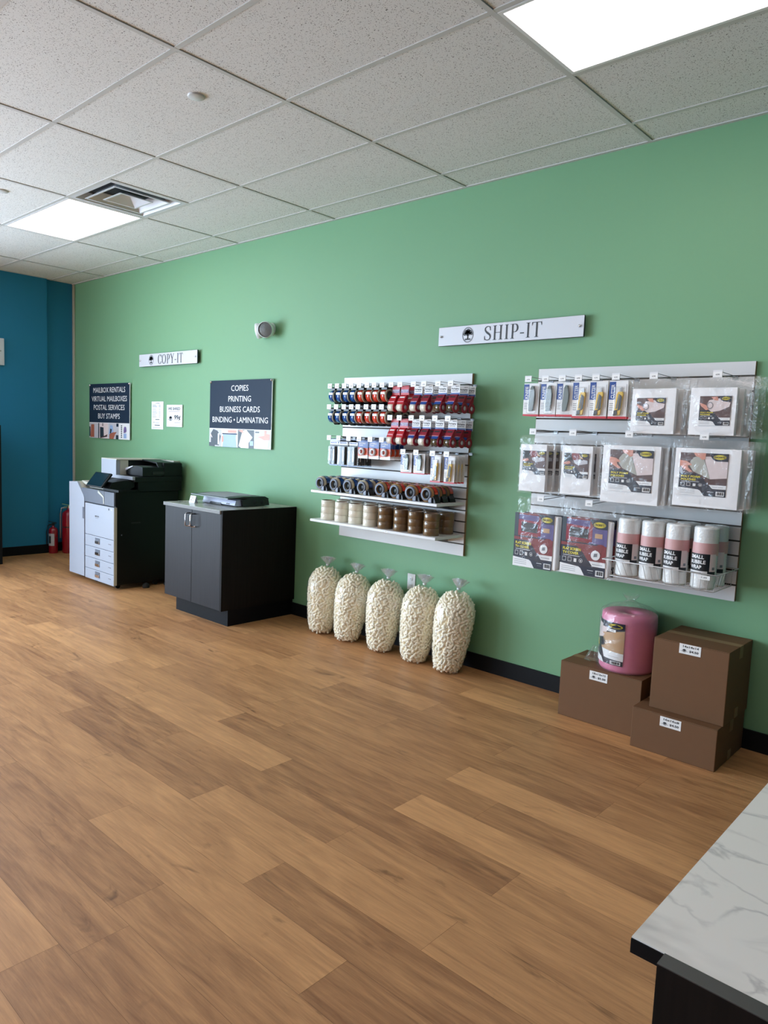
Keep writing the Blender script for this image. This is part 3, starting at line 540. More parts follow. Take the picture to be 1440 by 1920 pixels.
# red hand dispensers on cards
def make_red(kind):
    t = thing('tape_dispenser', 'x', 'tape dispenser'); tp = {'redcard': 'clear_tape', 'clear': 'clear_tape', 'brown': 'brown_tape'}[kind]
    f = MB().box(-.034, .034, -.001, .001, -.062, .006, 'redp' if kind == 'redcard' else 'whitep').face((-.034, -.0012, -.062), .068, .068)
    if kind == 'redcard':
        f.rect(.02, .3, .98, .62, 'lipp', 1); f.text('HEAVY DUTY', .08, .48, .92, .58, 'whitep', 2, .02); f.text('TAPE GUN', .2, .34, .8, .43, 'whitep', 2, .01)
    else:
        f.rect(.03, .62, .62, .75, 'whitep', 1); f.text('Packaging', .08, .50, .88, .68, 'ink', 2, .02); f.text('DISPENSER', .12, .36, .86, .44, 'ink', 2, .02); f.text('1.88 IN', .5, .78, .9, .86, 'ink', 2, .02); f.rect(0, 0, 1, .24, 'bluep', 1)
    f.build('card', t)
    c = 'red' if kind == 'redcard' else 'dred'
    b = MB().prism([(-.002, -.055), (-.006, -.1), (-.03, -.122), (-.046, -.118), (-.034, -.09), (-.014, -.06)], -.030, .026, 'x', c)
    b.box(-.028, .022, -.04, -.012, -.105, -.099, c); b.build('body', t)
    m_ = MB().box(-.022, .018, -.0235, -.019, -.078, -.068, 'whitep' if kind == 'redcard' else 'ink', rot=Matrix.Rotation(R(-32), 3, 'X')); m_.build('blade_cover', t)
    if kind != 'redcard': MB().prism([(-.036, -.098), (-.052, -.118), (-.044, -.12), (-.03, -.104)], -.026, .022, 'x', 'bluep').build('tape_tab', t)
    MB().lathe((0, -.024, -.138), [(.012, -.028), (.027, -.028), (.027, .024), (.012, .024), (.012, -.028)], tp, 'x', 24, False).build('tape_roll', t)
    MB().ring((0, -.024, -.138), .015, .033, .0245, .030, c, 'x', 24).ring((0, -.024, -.138), 0, .015, .0245, .0275, 'photo_grey', 'x', 18).build('side_ring', t)
    return t
rc, wc, wb = Stamp(make_red('redcard')), Stamp(make_red('clear')), Stamp(make_red('brown'))
for hs, z, rn in ((hA2, 1.822, 'upper row'), (hB2, 1.606, 'lower row')):
    fill(rc, hs[:2], z, lambda i, j: 'red tape dispenser on red card, %s, %s of two hooks, %s one' % (rn, ORD[i], DEP[j]), 'red dispensers on red cards', (-.225, -.14))
    fill(wc, hs[2:4], z, lambda i, j: 'white-carded red dispenser with clear tape, %s, %s of two hooks, %s one' % (rn, ORD[i], DEP[j]), 'red dispensers with clear tape on white cards', DY)
    fill(wb, hs[4:6], z, lambda i, j: 'white-carded red dispenser with brown tape, %s, %s of two hooks, %s one' % (rn, ORD[i], DEP[j]), 'red dispensers with brown tape on white cards', DY)
# marker packs
def make_marker():
    t = thing('marker_pack', 'x', 'marker pack')
    f = MB().box(-.042, .042, -.001, .001, -.185, .008, 'whitep').face((-.042, -.0012, -.185), .084, .193); f.rect(.0, .78, 1, .97, 'whitep', 1); f.text('MARKERS', .1, .82, .9, .89, 'bluep', 2, .02); f.rect(0, .9, 1, 1, 'sky', 1); f.rect(0, 0, 1, .05, 'sky', 1); f.rect(.02, .06, .98, .78, 'photo_dark', 1); f.build('card', t)
    for x in (-.02, .02): MB().lathe((x, -.012, 0), [(.006, -.175), (.010, -.17), (.010, -.115), (.0115, -.112), (.0115, -.06), (.009, -.048)], 'ink', n=12).box(x-.004, x+.004, -.0245, -.0225, -.15, -.07, 'whitep').build('marker', t)
    MB().box(-.04, .04, -.026, -.0015, -.18, -.04, 'clearp', bev=.006).build('blister', t); return t
fill(Stamp(make_marker()), hC[:3], 1.452, lambda i, j: 'pack of black markers hanging, %s hook from left, %s pack' % (ORD[i], DEP[j]), 'hanging marker packs', (-.225, -.15, -.08))
def make_round():
    t = thing('tape_card', 'x', 'tape card')
    f = MB().box(-.045, .045, -.001, .001, -.122, .006, 'whitep').face((-.045, -.0012, -.122), .09, .128); f.rect(0, .56, 1, 1, 'bluep', 1); f.text('INVISIBLE', .1, .78, .75, .86, 'whitep', 2, .02); f.text('TAPE', .1, .68, .5, .74, 'whitep', 2, .02)
    f.poly([(0, .12), (1, .2), (1, .56), (0, .60)], 'orangep', 1); f.ell(.85, .62, .06, .045, 'bluep', 3); f.build('card', t)
    MB().lathe((-.004, -.012, -.074), [(.0, -.012), (.012, -.012), (.014, -.008), (.028, -.008), (.030, -.004), (.030, .009)], 'clearp', 'y', 26, False).build('blister', t)
    MB().ring((-.004, -.010, -.074), .014, .026, -.006, .007, 'whitep', 'y', 24).build('tape_roll', t); return t
fill(Stamp(make_round()), hC[3:], 1.454, lambda i, j: 'blue and orange tape card, %s of three hooks, %s one' % (ORD[i], ['frontmost', 'second back', 'third back', 'rearmost'][j]), 'blue and orange tape cards', (-.235, -.19, -.145, -.10))
def make_blade(kind, w_, h_):
    t = thing(kind+'_pack', 'x', kind+' pack'); b0 = -h_+.012
    f = MB().box(-w_/2, w_/2, -.001, .001, b0, .012, 'whitep').face((-w_/2, -.0012, b0), w_, h_)
    f.rect(0, .5 if h_ > .15 else .42, .34, .97, 'bluep', 1); f.vtext(kind.upper(), .1, .53 if h_ > .15 else .46, .29, .9, 'whitep', 2); f.rect(0, 0, 1, .055, 'redp', 1)
    for k in range(4): f.rect(.06, .22+.055*k, .26, .232+.055*k, 'ink', 1)
    f.rect(.92, .3, .935, .9, 'grey_ink', 1); f.build('card', t)
    if kind == 'knife':
        p = [(-.008, -.9), (.014, -.88), (.024, -.6), (.026, -.4), (.016, -.14), (.006, -.12), (-.002, -.2), (-.006, -.45), (-.01, -.7)]
        MB().prism([(x*w_/.1+.002, z*h_+.02) for x, z in p], -.016, -.002, 'y', 'greyk').build('handle', t)
    elif kind == 'cutter':
        k = h_/.19
        MB().prism([(x*w_/.1, z*k) for x, z in [(-.012, -.165), (.018, -.16), (.03, -.06), (.026, -.045), (.004, -.045), (-.004, -.06)]], -.014, -.002, 'y', 'yellow').build('handle', t)
        MB().prism([(x*w_/.1, z*k) for x, z in [(.008, -.14), (.022, -.13), (.026, -.07), (.016, -.06)]], -.018, -.014, 'y', 'black').prism([(x*w_/.1, z*k) for x, z in [(-.014, -.165), (.006, -.16), (.004, -.135), (-.012, -.14)]], -.018, -.002, 'y', 'black').build('grip', t)
        MB().prism([(x*w_/.1, z*k) for x, z in [(.008, -.045), (.02, -.045), (.018, -.022), (.010, -.026)]], -.009, -.006, 'y', 'steel').prism([(x*w_/.1, z*k) for x, z in [(-.004, -.13), (.004, -.13), (.014, -.06), (.008, -.055)]], -.0155, -.0142, 'y', 'greyk').build('blade', t)
    MB().box(-w_*.18, w_*.36, -.021, -.0015, b0+h_*.07, -.018, 'clearp', bev=.006).build('blister', t); return t
DB = (-.24, -.205, -.17, -.135)
fill(Stamp(make_blade('knife', .095, .135)), hC2[:2], 1.377, lambda i, j: 'small knife blister pack on %s of two hooks, %s, left slatwall' % (ORD[i], ['frontmost', 'second back', 'third back', 'rearmost'][j]), 'knife packs on the left slatwall', DB)
fill(Stamp(make_blade('cutter', .08, .178)), hC2[2:], 1.377, lambda i, j: 'tall cutter blister pack on %s of two hooks, %s, left slatwall' % (ORD[i], ['frontmost', 'second back', 'third back', 'rearmost'][j]), 'cutter packs on the left slatwall', DB)
fill(Stamp(make_blade('knife', .098, .184)), hS[:3], 1.818, lambda i, j: 'grey folding knife pack, %s of three hooks, %s one, right slatwall' % (ORD[i], DEP[j]), 'knife packs on the right slatwall', (-.235, -.20, -.165), -.008)
fill(Stamp(make_blade('cutter', .1, .196)), hS[3:6], 1.822, lambda i, j: 'yellow and black cutter pack, %s of three hooks, %s one, right slatwall' % (ORD[i], DEP[j]), 'cutter packs on the right slatwall', (-.235, -.20, -.165), -.008)

# ------------------------------------------------------------------ shelves, desk-style dispensers and tape stacks
for z, l in ((1.083, 'upper white shelf holding the grey tape dispensers'), (.870, 'lower white shelf holding stacks of tape rolls')):
    t = thing('display_shelf', l, 'shelf', (-3.965, 0, z), 'white slatwall shelves')
    MB().box(0, 1.175, -.315, -.021, -.019, 0, 'slat', bev=.003).build('board', t)
    for x in (.12, 1.05): MB().prism([(-.021, -.019), (-.26, -.019), (-.25, -.028), (-.021, -.06)], x-.002, x+.002, 'x', 'steel').build('bracket', t)
    for x in (.74, ): f = MB().face((x, -.3152, -.016), .03, .013); f.rect(0, 0, 1, 1, 'tagw', 0); f.text('6.99', .2, .3, .8, .7, 'ink', 1, 0); f.build('price_tag', t)
def make_desk(col, edge):
    t = thing('desk_tape_dispenser', 'x', 'tape dispenser')      # ring faces -y, foot to the right
    MB().ring((0, 0, .052), .029, .041, -.040, -.030, 'greyp', 'y', 30).box(.022, .050, -.040, -.032, .0, .034, 'greyp', bev=.006).build('side_frame', t)
    MB().ring((0, 0, .052), .026, .0495, -.030, .022, edge, 'y', 30).build('tape_roll', t)
    MB().ring((0, 0, .052), .0, .0285, -.026, -.018, 'blackgreen', 'y', 20).build('hub', t)
    vs = MB(); prof = []
    for k in range(9): a = R(100-k*14); prof.append((.0515*math.cos(a), .052+.0515*math.sin(a)))
    pin = [(x*.93, .052+(z-.052)*.93) for x, z in prof]
    vs.prism(prof+[(.062, .03), (.07, .0), (.03, .0), (.045, .03)][:4]+pin[::-1][:0]+[(.03, .02)], -.012, .02, 'y', 'black') if 0 else None
    outer = prof+[(.066, .022), (.072, 0.)]; inner = [(.028, 0.), (.046, .022)]+pin[::-1]
    n = len(prof)
    for i in range(n-1): vs.prism([prof[i], prof[i+1], pin[i+1], pin[i]], -.014, .024, 'y', 'black')
    vs.prism([prof[-1], (.066, .022), (.074, 0.), (.03, 0.), (.044, .02), pin[-1]], -.028, .024, 'y', 'black'); vs.build('cutter_arm', t)
    lb = MB()
    for i in range(n-2):
        q = [((x)*1.02, .052+(z-.052)*1.02) for x, z in (prof[i], prof[i+1])]; lb.prism([q[0], q[1], prof[i+1], prof[i]], -.010, .020, 'y', col)
    lb.build('label', t); return t
cb_, co_ = Stamp(make_desk('blue', 'beige')), Stamp(make_desk('orange', 'tan_edge'))
for i, x in enumerate([-3.905, -3.757, -3.62, -3.482, -3.312, -3.178, -3.043, -2.908]):
    for j, y in enumerate((-.258, -.178, -.098)):
        (cb_ if i < 4 else co_).put((x+.012, y, 1.083), 'grey ring tape dispenser with %s label, %s column from left, %s one' % ('blue' if i < 4 else 'orange', ORD[i], DEP[j]), 'grey ring dispensers with %s labels' % ('blue' if i < 4 else 'orange'), rz=random.uniform(-.06, .06))
def make_roll(m_):
    t = thing('tape_roll', 'x', 'tape roll')
    MB().lathe((0, 0, 0), [(.040, .0004), (.0517, .0004), (.052, .0007), (.052, .0467), (.0517, .047), (.040, .047), (.040, .0004)], m_, n=32, caps=False).build('tape', t)
    MB().lathe((0, 0, 0), [(.038, .001), (.0402, .001), (.0402, .0468), (.038, .0468), (.038, .001)], 'kraft_edge', n=24, caps=False).build('core', t); return t
rcl, rtn = Stamp(make_roll('clear_tape')), Stamp(make_roll('tan_tape'))
for i, x in enumerate([-3.857, -3.712, -3.572, -3.428, -3.285, -3.145, -3.018, -2.886]):
    for j, y in enumerate((-.238, -.085)):
        for k in range(3):
            c = 'clear' if i < 4 else 'tan'
            (rcl if i < 4 else rtn).put((x+random.uniform(-.0015, .0015), y+random.uniform(-.0015, .0015), .870+k*.0475), '%s tape roll, %s of its stack, %s stack from left, %s row' % (c, ['bottom', 'middle', 'top'][k], ORD[i], ['front', 'back'][j]), '%s tape rolls on the lower shelf' % c, rz=random.uniform(0, 6))

# ------------------------------------------------------------------ bagged goods on the right slatwall
def oval(f, cx, cy, rx, ry, l=3):
    f.ell(cx, cy, rx, ry, 'yel', l); f.ell(cx, cy, rx*.93, ry*.88, 'ink', l+1, 24, .93); f.text('PACKRITE', cx-rx*.78, cy-ry*.42, cx+rx*.78, cy+ry*.42, 'ink', l+2, .03)
def icons(f, y, s=.045):
    for k in range(4):
        x = .05+k*.125
        if k in (0, 1): [f.rect(*q, 'whitep', 4) for q in ((x, y, x+.08, y+.006), (x, y+s*1.6, x+.08, y+s*1.6+.006), (x, y, x+.006, y+s*1.6), (x+.074, y, x+.08, y+s*1.6))]
        if k == 2: f.rect(x+.01, y, x+.07, y+s*1.4, 'whitep', 4)
        if k == 3: f.ell(x+.04, y+s*.8, .04, s*.8, 'whitep', 4, 16, .85); f.poly([(x+.02, y+s), (x+.06, y+s), (x+.04, y+.01)], 'whitep', 4)
def base_label(f, t1, t2):
    f.rect(0, 0, 1, 1, 'navy', 1)
    f.text(t1, .05, .415, .05+.40*min(1, len(t1)/9+.05), .465, 'yel', 4, .03); f.text(t2, .05, .345, .05+.045*len(t2), .395, 'yel', 4, .03)
    f.rect(.06, .318, .44, .326, 'whitep', 4); icons(f, .215)
    f.poly([(0, 0), (.56, 0), (.47, .12), (.42, .145), (0, .175)], 'whitep', 3)
    for y in (.12, .085, .05): f.rect(.04, y, .36, y+.006, 'grey_ink', 4)
    f.poly([(.64, .27), (1, .27), (1, .18), (.72, .18)], 'whitep', 3); f.rect(.72, .215, .94, .223, 'grey_ink', 4)
    barcode(f, .80, .02, .97, .12); f.rect(.62, .10, .75, .108, 'whitep', 4); f.rect(.64, .06, .74, .066, 'grey_ink', 4)
def foam_label(f, style):
    base_label(f, 'POLY FOAM', 'POUCHES')
    f.poly([(0, .52), (.36, .52), (.5, .42), (.62, .27), (1, .27), (1, 1), (0, 1)], 'brown', 2)
    if style == 'large':
        f.poly([(.5, .92), (.72, .93), (1, .82), (1, .44), (.66, .40)], 'sheet', 3); f.poly([(.66, .40), (.5, .88), (.42, .93), (.3, .9), (.22, .8), (.22, .68), (.3, .56), (.48, .48)], 'flap', 4)
        f.poly([(0, .82), (.14, .8), (.24, .74), (.26, .70), (.17, .70), (.19, .64), (.28, .56), (.22, .54), (.06, .64), (0, .7)], 'skin', 5); f.poly([(.28, 1), (.54, 1), (.53, .86), (.47, .84), (.40, .9), (.33, .92)], 'skin', 5)
    elif style == 'medium':
        f.poly([(.3, .86), (.62, .92), (.8, .82), (.98, .78), (.95, .64), (.66, .5), (.4, .46), (.26, .58), (.24, .72)], 'sheet', 3); f.poly([(0, .78), (.2, .7), (.3, .62), (.3, .54), (.22, .52), (.05, .66)], 'skin', 4); f.poly([(.36, .97), (.56, .98), (.6, .84), (.46, .86)], 'skin', 4)
        f.ell(.34, .68, .1, .12, 'grey_ink', 5, 18, .8)
    else:
        f.rect(.3, .72, .75, 1, 'redcab', 3); f.poly([(.4, .7), (.68, .78), (.95, .72), (.96, .6), (.6, .52), (.42, .6)], 'photo_grey', 4); f.poly([(.62, .95), (.78, .9), (.76, .72), (.64, .74)], 'kraftp', 4); f.poly([(0, .62), (.22, .68), (.28, .6), (.16, .54), (0, .55)], 'skin', 4); f.poly([(0, 1), (.26, 1), (.36, .72), (.2, .7), (0, .66)], 'ink', 4)
    f.poly([(.60, 1), (1, 1), (1, .82), (.76, .82), (.69, .86)], 'navy', 6); oval(f, .83, .915, .13, .055, 7)
def bag_sheet(mb, x0, x1, z0, z1, y0, y1, seed, mt='film', nx=14, nz=16, amp=.006):
    rnd = random.Random(seed); ph = [rnd.uniform(0, 6) for _ in range(6)]
    for side, yy in ((-1, y0), (1, y1)):
        vs = []
        for j in range(nz+1):
            for i in range(nx+1):
                u, v = i/nx, j/nz; e = min(1, 5*min(u, 1-u))*min(1, 5*min(v, 1-v))**.7
                wv = amp*(math.sin(9*u+ph[0]+5*v)+.6*math.sin(17*v+ph[1]+6*u)+.5*math.sin(23*u-11*v+ph[2]))
                ym = (y0+y1)/2
                vs.append((x0+(x1-x0)*u+.3*amp*math.sin(14*v+ph[3]), ym+(yy-ym)*e+side*abs(wv)*.8*e+wv*.35, z0+(z1-z0)*v+.35*amp*math.sin(13*u+ph[4])))
        mb.add(vs, [(j*(nx+1)+i, j*(nx+1)+i+1, (j+1)*(nx+1)+i+1, (j+1)*(nx+1)+i) for j in range(nz) for i in range(nx)], mt, True)
def soft_slab(mb, x0, x1, z0, z1, y0, y1, m, n=5):
    th = (y1-y0)/n
    for k in range(n):
        d = .0018*math.sin(k*2.3); mb.box(x0+d, x1+d, y0+k*th+.0003, y0+(k+1)*th-.0003, z0+abs(d), z1-abs(d), m, bev=th*.42)
def make_pouch(style, foam_, lab, bag, seed):     # local coords: x, z relative to hook
    t = thing('foam_pouch_pack', 'x', 'foam pouch pack')
    s_ = MB(); soft_slab(s_, foam_[0], foam_[1], foam_[2], foam_[3], -.012, .012, 'foam', 4); s_.build('foam_pouches', t)
    f = MB().face((lab[0], -.0135, lab[2]), lab[1]-lab[0], lab[3]-lab[2]); foam_label(f, style); f.build('label', t)
    b = MB(); bag_sheet(b, bag[0], bag[1], bag[2], bag[3], -.021, .019, seed); b.build('bag', t); return t
def rel(v, hx, hz): return (v[0]-hx, v[1]-hx, v[2]-hz, v[3]-hz)
pouches = [('medium', -1.492, 1.835, (-1.612, -1.388, 1.556, 1.782), (-1.585, -1.438, 1.598, 1.735), (-1.632, -1.335, 1.545, 1.838), 'top row, left hook'),
 ('medium', -1.188, 1.835, (-1.318, -1.105, 1.556, 1.782), (-1.272, -1.128, 1.603, 1.742), (-1.328, -1.015, 1.545, 1.835), 'top row, rightmost hook'),
 ('small', -2.159, 1.540, (-2.256, -2.085, 1.210, 1.478), (-2.236, -2.088, 1.308, 1.442), (-2.272, -2.040, 1.198, 1.528), 'narrow, middle row, leftmost hook'),
 ('small', -1.912, 1.540, (-1.990, -1.808, 1.213, 1.480), (-1.973, -1.827, 1.304, 1.440), (-2.005, -1.792, 1.205, 1.512), 'narrow, middle row, second hook'),
 ('large', -1.596, 1.540, (-1.750, -1.440, 1.192, 1.492), (-1.708, -1.476, 1.255, 1.470), (-1.772, -1.405, 1.180, 1.535), 'wide, middle row, third hook'),
 ('large', -1.224, 1.540, (-1.368, -1.062, 1.208, 1.492), (-1.342, -1.118, 1.264, 1.470), (-1.390, -1.015, 1.195, 1.533), 'wide, middle row, rightmost hook')]
for n_, (st, hx, hz, fo, la, ba, tx) in enumerate(pouches):
    p = Stamp(make_pouch(st, rel(fo, hx, hz), rel(la, hx, hz), rel(ba, hx, hz), n_))
    for j, y in enumerate((-.227, -.165, -.103)):
        p.put((hx+(0, .012, .018)[j], y, hz-.0), 'foam pouch pack, %s, %s one on its hook' % (tx, DEP[j]), 'bagged foam pouches', rz=0)
def tv_label(f):
    base_label(f, 'FLAT SCREEN', 'TV COVER')
    f.poly([(0, .50), (.36, .50), (.5, .40), (.62, .27), (1, .27), (1, 1), (0, 1)], 'redcab', 2); f.rect(.62, .55, 1, .86, 'purple', 3); f.rect(.08, .84, .62, .97, 'purple', 3)
    f.poly([(.1, .62), (.68, .60), (.68, .86), (.1, .88)], 'dred', 4); f.poly([(.18, .66), (.60, .65), (.60, .82), (.18, .84)], 'screen', 5); f.rect(0, .555, .9, .575, 'navy', 4); f.ell(.88, .50, .12, .08, 'redcab', 5); f.rect(.74, .68, .9, .76, 'kraftp', 4); f.poly([(0, 1), (.1, 1), (.1, .58), (0, .55)], 'photo_dark', 4)
    f.ell(.78, .38, .10, .085, 'whitep', 6); f.poly([(.74, .35), (.82, .36), (.82, .42), (.75, .41)], 'grey_ink', 7)
    f.poly([(.6, 1), (1, 1), (1, .84), (.76, .84), (.7, .88)], 'navy', 6); oval(f, .83, .915, .13, .05, 7)
def make_tv(hx, hz, bx, lab_, bag, seed):
    t = thing('screen_cover_pack', 'x', 'cover pack'); b = rel(bx, hx, hz)
    s_ = MB(); soft_slab(s_, b[0], b[1], b[2], b[3], -.025, .025, 'foam', 3); s_.build('folded_cover', t)
    l_ = rel(lab_, hx, hz); f = MB().box(l_[0], l_[1], -.0275, -.0255, l_[2], l_[3], 'whitep').face((l_[0], -.0276, l_[2]), l_[1]-l_[0], l_[3]-l_[2]); tv_label(f); f.build('printed_card', t)
    g = rel(bag, hx, hz); m_ = MB(); bag_sheet(m_, g[0], g[1], g[2], g[3], -.034, .03, seed, amp=.005); m_.build('bag', t); return t
for n_, (hx, bx, la, ba, tx) in enumerate([(-2.083, (-2.252, -1.985, .775, 1.080), (-2.262, -2.008, .772, 1.083), (-2.268, -1.975, .762, 1.172), 'left'), (-1.79, (-1.950, -1.675, .783, 1.085), (-1.957, -1.690, .780, 1.090), (-1.968, -1.665, .77, 1.172), 'right')]):
    p = Stamp(make_tv(hx, 1.172, bx, la, ba, 20+n_))
    for j, y in enumerate((-.215, -.135)): p.put((hx+(0, .012)[j], y, 1.172), 'navy and red screen cover pack, %s of the two hooks, %s one' % (tx, ('front', 'rear')[j]), 'flat screen cover packs')
# wire basket
t = thing('wire_basket', 'white wire basket on the right slatwall holding small bubble wrap rolls', 'basket', (0, 0, 0))
tx0, tx1, bx0, bx1 = -1.661, -1.09, -1.642, -1.12; yt, yb_, yw, zt, zb = -.345, -.285, -.026, .903, .812
m_ = MB().tube([(tx0, yw, zt), (tx0, yt, zt), (tx1, yt, zt), (tx1, yw, zt), (tx0, yw, zt)], .003, 'slat'); m_.tube([(bx0, yw, zb), (bx0, yb_, zb), (bx1, yb_, zb), (bx1, yw, zb), (bx0, yw, zb)], .0022, 'slat'); m_.build('rim', t)
m_ = MB()
for i in range(17): u = i/16; a = tx0+(tx1-tx0)*u; b = bx0+(bx1-bx0)*u; m_.tube([(a, yt, zt), (b, yb_, zb), (b, yw, zb), (b, yw, zt)], .0011, 'slat', 4)
for i in range(7): u = (i+.5)/7; ya = yt+(yw-yt)*u; yb2 = yb_+(yw-yb_)*u; m_.tube([(tx0, ya, zt), (bx0, yb2, zb), (bx1, yb2, zb), (tx1, ya, zt)], .0011, 'slat', 4)
m_.build('wire_grid', t)
f = MB().box(-1.175, -1.12, yt-.006, yt-.003, zt-.026, zt-.006, 'tagw').face((-1.175, yt-.0062, zt-.026), .055, .02); f.text('7.99', .25, .3, .75, .7, 'ink', 1, 0); f.build('price_tag', t)
def make_bubble():
    t = thing('bubble_wrap_roll', 'x', 'bubble wrap roll'); r, h_ = .0575, .30
    pr = [(.012, .004), (r*.9, .0), (r, .008)]
    for k in range(24): z = .012+k*.0118; pr += [(r, z), (r*.985, z+.006)]
    pr += [(r, .292), (r*.9, .30), (r*.5, .302), (.018, .298), (.016, .25)]
    MB().lathe((0, 0, 0), pr, 'bubble', n=32, caps=False).build('roll', t)
    MB().lathe((0, 0, 0), [(r+.0008, .165), (r+.001, .225)], 'pinkband', n=32, caps=False).build('pink_band', t, 'pale pink wrap band')
    a0, a1 = R(-153), R(-22)
    f = MB().face_cyl((0, 0, 0), r+.0018, .078, .095, a0, a1); f.rect(0, .12, .76, 1, 'ink', 1, 14); f.rect(.76, .12, 1, 1, 'sheet', 1, 6); f.rect(0, -.08, .70, .12, 'whitep', 1, 12); f.rect(.70, -.08, 1, .12, 'ink', 1, 6); f.rect(.85, .2, .95, .34, 'grey_ink', 2, 3)
    f.text('SMALL', .06, .74, .56, .93, 'whitep', 2, .03); f.text('BUBBLE', .06, .48, .62, .67, 'whitep', 2, .03); f.text('WRAP', .06, .22, .50, .41, 'whitep', 2, .03); f.rect(.08, -.01, .5, .04, 'grey_ink', 2, 6); f.build('label', t); return t
bw = Stamp(make_bubble())
for i, x in enumerate([-1.58, -1.454, -1.330, -1.193]):
    for j, y in enumerate((-.222, -.095)): bw.put((x+.004*j, y, .8155), 'bubble wrap roll in the wire basket, %s from left, %s row' % (ORD[i], ['front', 'back'][j]), 'small bubble wrap rolls', rz=random.uniform(-.12, .12), rx=.0)

# ------------------------------------------------------------------ floor stock: boxes, pink foam, peanut bags
def carton(x0, y0, z0, w_, d_, h_, l1, l2, label, lab):
    t = thing('cardboard_box', label, 'cardboard box', (x0, y0, z0), 'priced shipping boxes'); g = .0012
    MB().box(0, w_, 0, d_, 0, h_-.004, 'kraft', bev=.003).build('body', t)
    MB().box(0, w_, 0, d_/2-g, h_-.0038, h_, 'kraft', bev=.0015).build('top_flap', t); MB().box(0, w_, d_/2+g, d_, h_-.0038, h_, 'kraft', bev=.0015).build('top_flap', t)
    MB().box(-.0008, w_+.0008, d_/2-.025, d_/2+.025, h_-.0002, h_+.0005, 'tapestrip').box(w_, w_+.0008, d_/2-.025, d_/2+.025, h_-.06, h_, 'tapestrip').box(w_, w_+.0008, d_/2-.025, d_/2+.025, 0.002, .05, 'tapestrip').build('tape_strip', t)
    o = MB().box(lab[0], lab[0]+.101, -.0012, .001, lab[1], lab[1]+.048, 'tagw').build('price_label', t)
    f = MB().face((lab[0], -.0013, lab[1]), .101, .048); f.text(l1, .17, .66, .9, .88, 'ink', 1, .02); f.text(l2, .47, .2, .9, .46, 'ink', 1, .03); logo(f, .24, .34, .09, .17, l=1); f.rect(.06, .26, .42, .29, 'grey_ink', 1); f.build('lettering', o)
carton(-1.874, -.310, 0, .457, .305, .305, '18x12x12', '$5.50', 'wide brown box priced 18x12x12 under the pink foam roll', (.172, .243))
carton(-1.412, -.416, 0, .406, .406, .2032, '16x16x8', '$4.50', 'flat brown box priced 16x16x8, bottom of the right-hand stack', (.140, .146))
carton(-1.353, -.360, .2037, .353, .355, .355, '14x14x14', '$4.50', 'brown cube box priced 14x14x14 on top of the flat box', (.124, .304))
t = thing('pink_foam_roll', 'pink antistatic foam roll in a clear bag on the left brown box', 'foam roll', (-1.572, -.155, .3055))
r = .142
pr = [(.02, .003), (r*.94, 0), (r, .012)]+[(r*(1+.004*math.sin(k*1.3)), .02+k*.02) for k in range(14)]+[(r*.985, .298), (r*.93, .305), (r*.5, .303), (.03, .300), (.028, .2)]
MB().lathe((0, 0, 0), pr, 'pink', n=48, caps=False).build('roll', t)
f = MB().face_cyl((0, 0, 0), r+.002, .04, .225, R(-164), R(-74)); n = 24
f.rect(0, 0, 1, 1, 'navy', 1, n)
def cpoly(f, pts, m, l, n=24): # strip between two edges, kept on the curve
    (a, b, c, d) = pts
    for i in range(n):
        u, v = i/n, (i+1)/n; L_ = lambda p, q, s: (p[0]+(q[0]-p[0])*s, p[1]+(q[1]-p[1])*s)
        f.poly([L_(a, b, u), L_(a, b, v), L_(d, c, v), L_(d, c, u)], m, l)
cpoly(f, [(.38, .34), (1, .24), (1, .84), (.12, .64)], 'kraftp', 2); cpoly(f, [(.0, .50), (.42, .60), (.62, .86), (0, .98)], 'sheet', 3); cpoly(f, [(.5, .14), (1, .12), (1, .30), (.40, .34)], 'whitep', 3); cpoly(f, [(0, 0), (.5, .0), (.40, .12), (0, .2)], 'whitep', 3)
f.text('ANTI', .02, .42, .22, .48, 'yel', 4, .03); f.text('FOAM', .02, .35, .24, .41, 'yel', 4, .03); f.rect(.4, .855, 1, 1, 'navy', 4, 6); oval(f, .78, .92, .17, .05, 5); f.rect(.55, .78, .8, .84, 'tagw', 5, 4); f.text('21.99', .6, .795, .75, .825, 'ink', 6, 0); barcode(f, .7, .02, .95, .1, 4); f.rect(.62, .2, .9, .205, 'grey_ink', 4, 3); f.ell(.04, .70, .03, .05, 'skin', 5, 10)
f.build('label', t)
def wobf(s, amp): return lambda a, h: 1+amp*(math.sin(3*a+9*h+s)+.7*math.sin(7*a-23*h+2*s)+.5*math.sin(13*a+31*h))
MB().lathe((0, 0, 0), [(.155, .004), (.158, .03), (.152, .1), (.150, .2), (.150, .29), (.142, .315), (.11, .335), (.06, .35), (.03, .362), (.02, .37), (.035, .385), (.045, .40)], 'pinkfilm', n=72, caps=False, wob=wobf(1, .018)).build('bag', t)
MB().lathe((-.165, -.03, 0), [(.02, .0), (.05, .012), (.03, .05), (.012, .09)], 'pinkfilm', n=24, caps=False, wob=wobf(2, .2)).build('bag_corner', t)

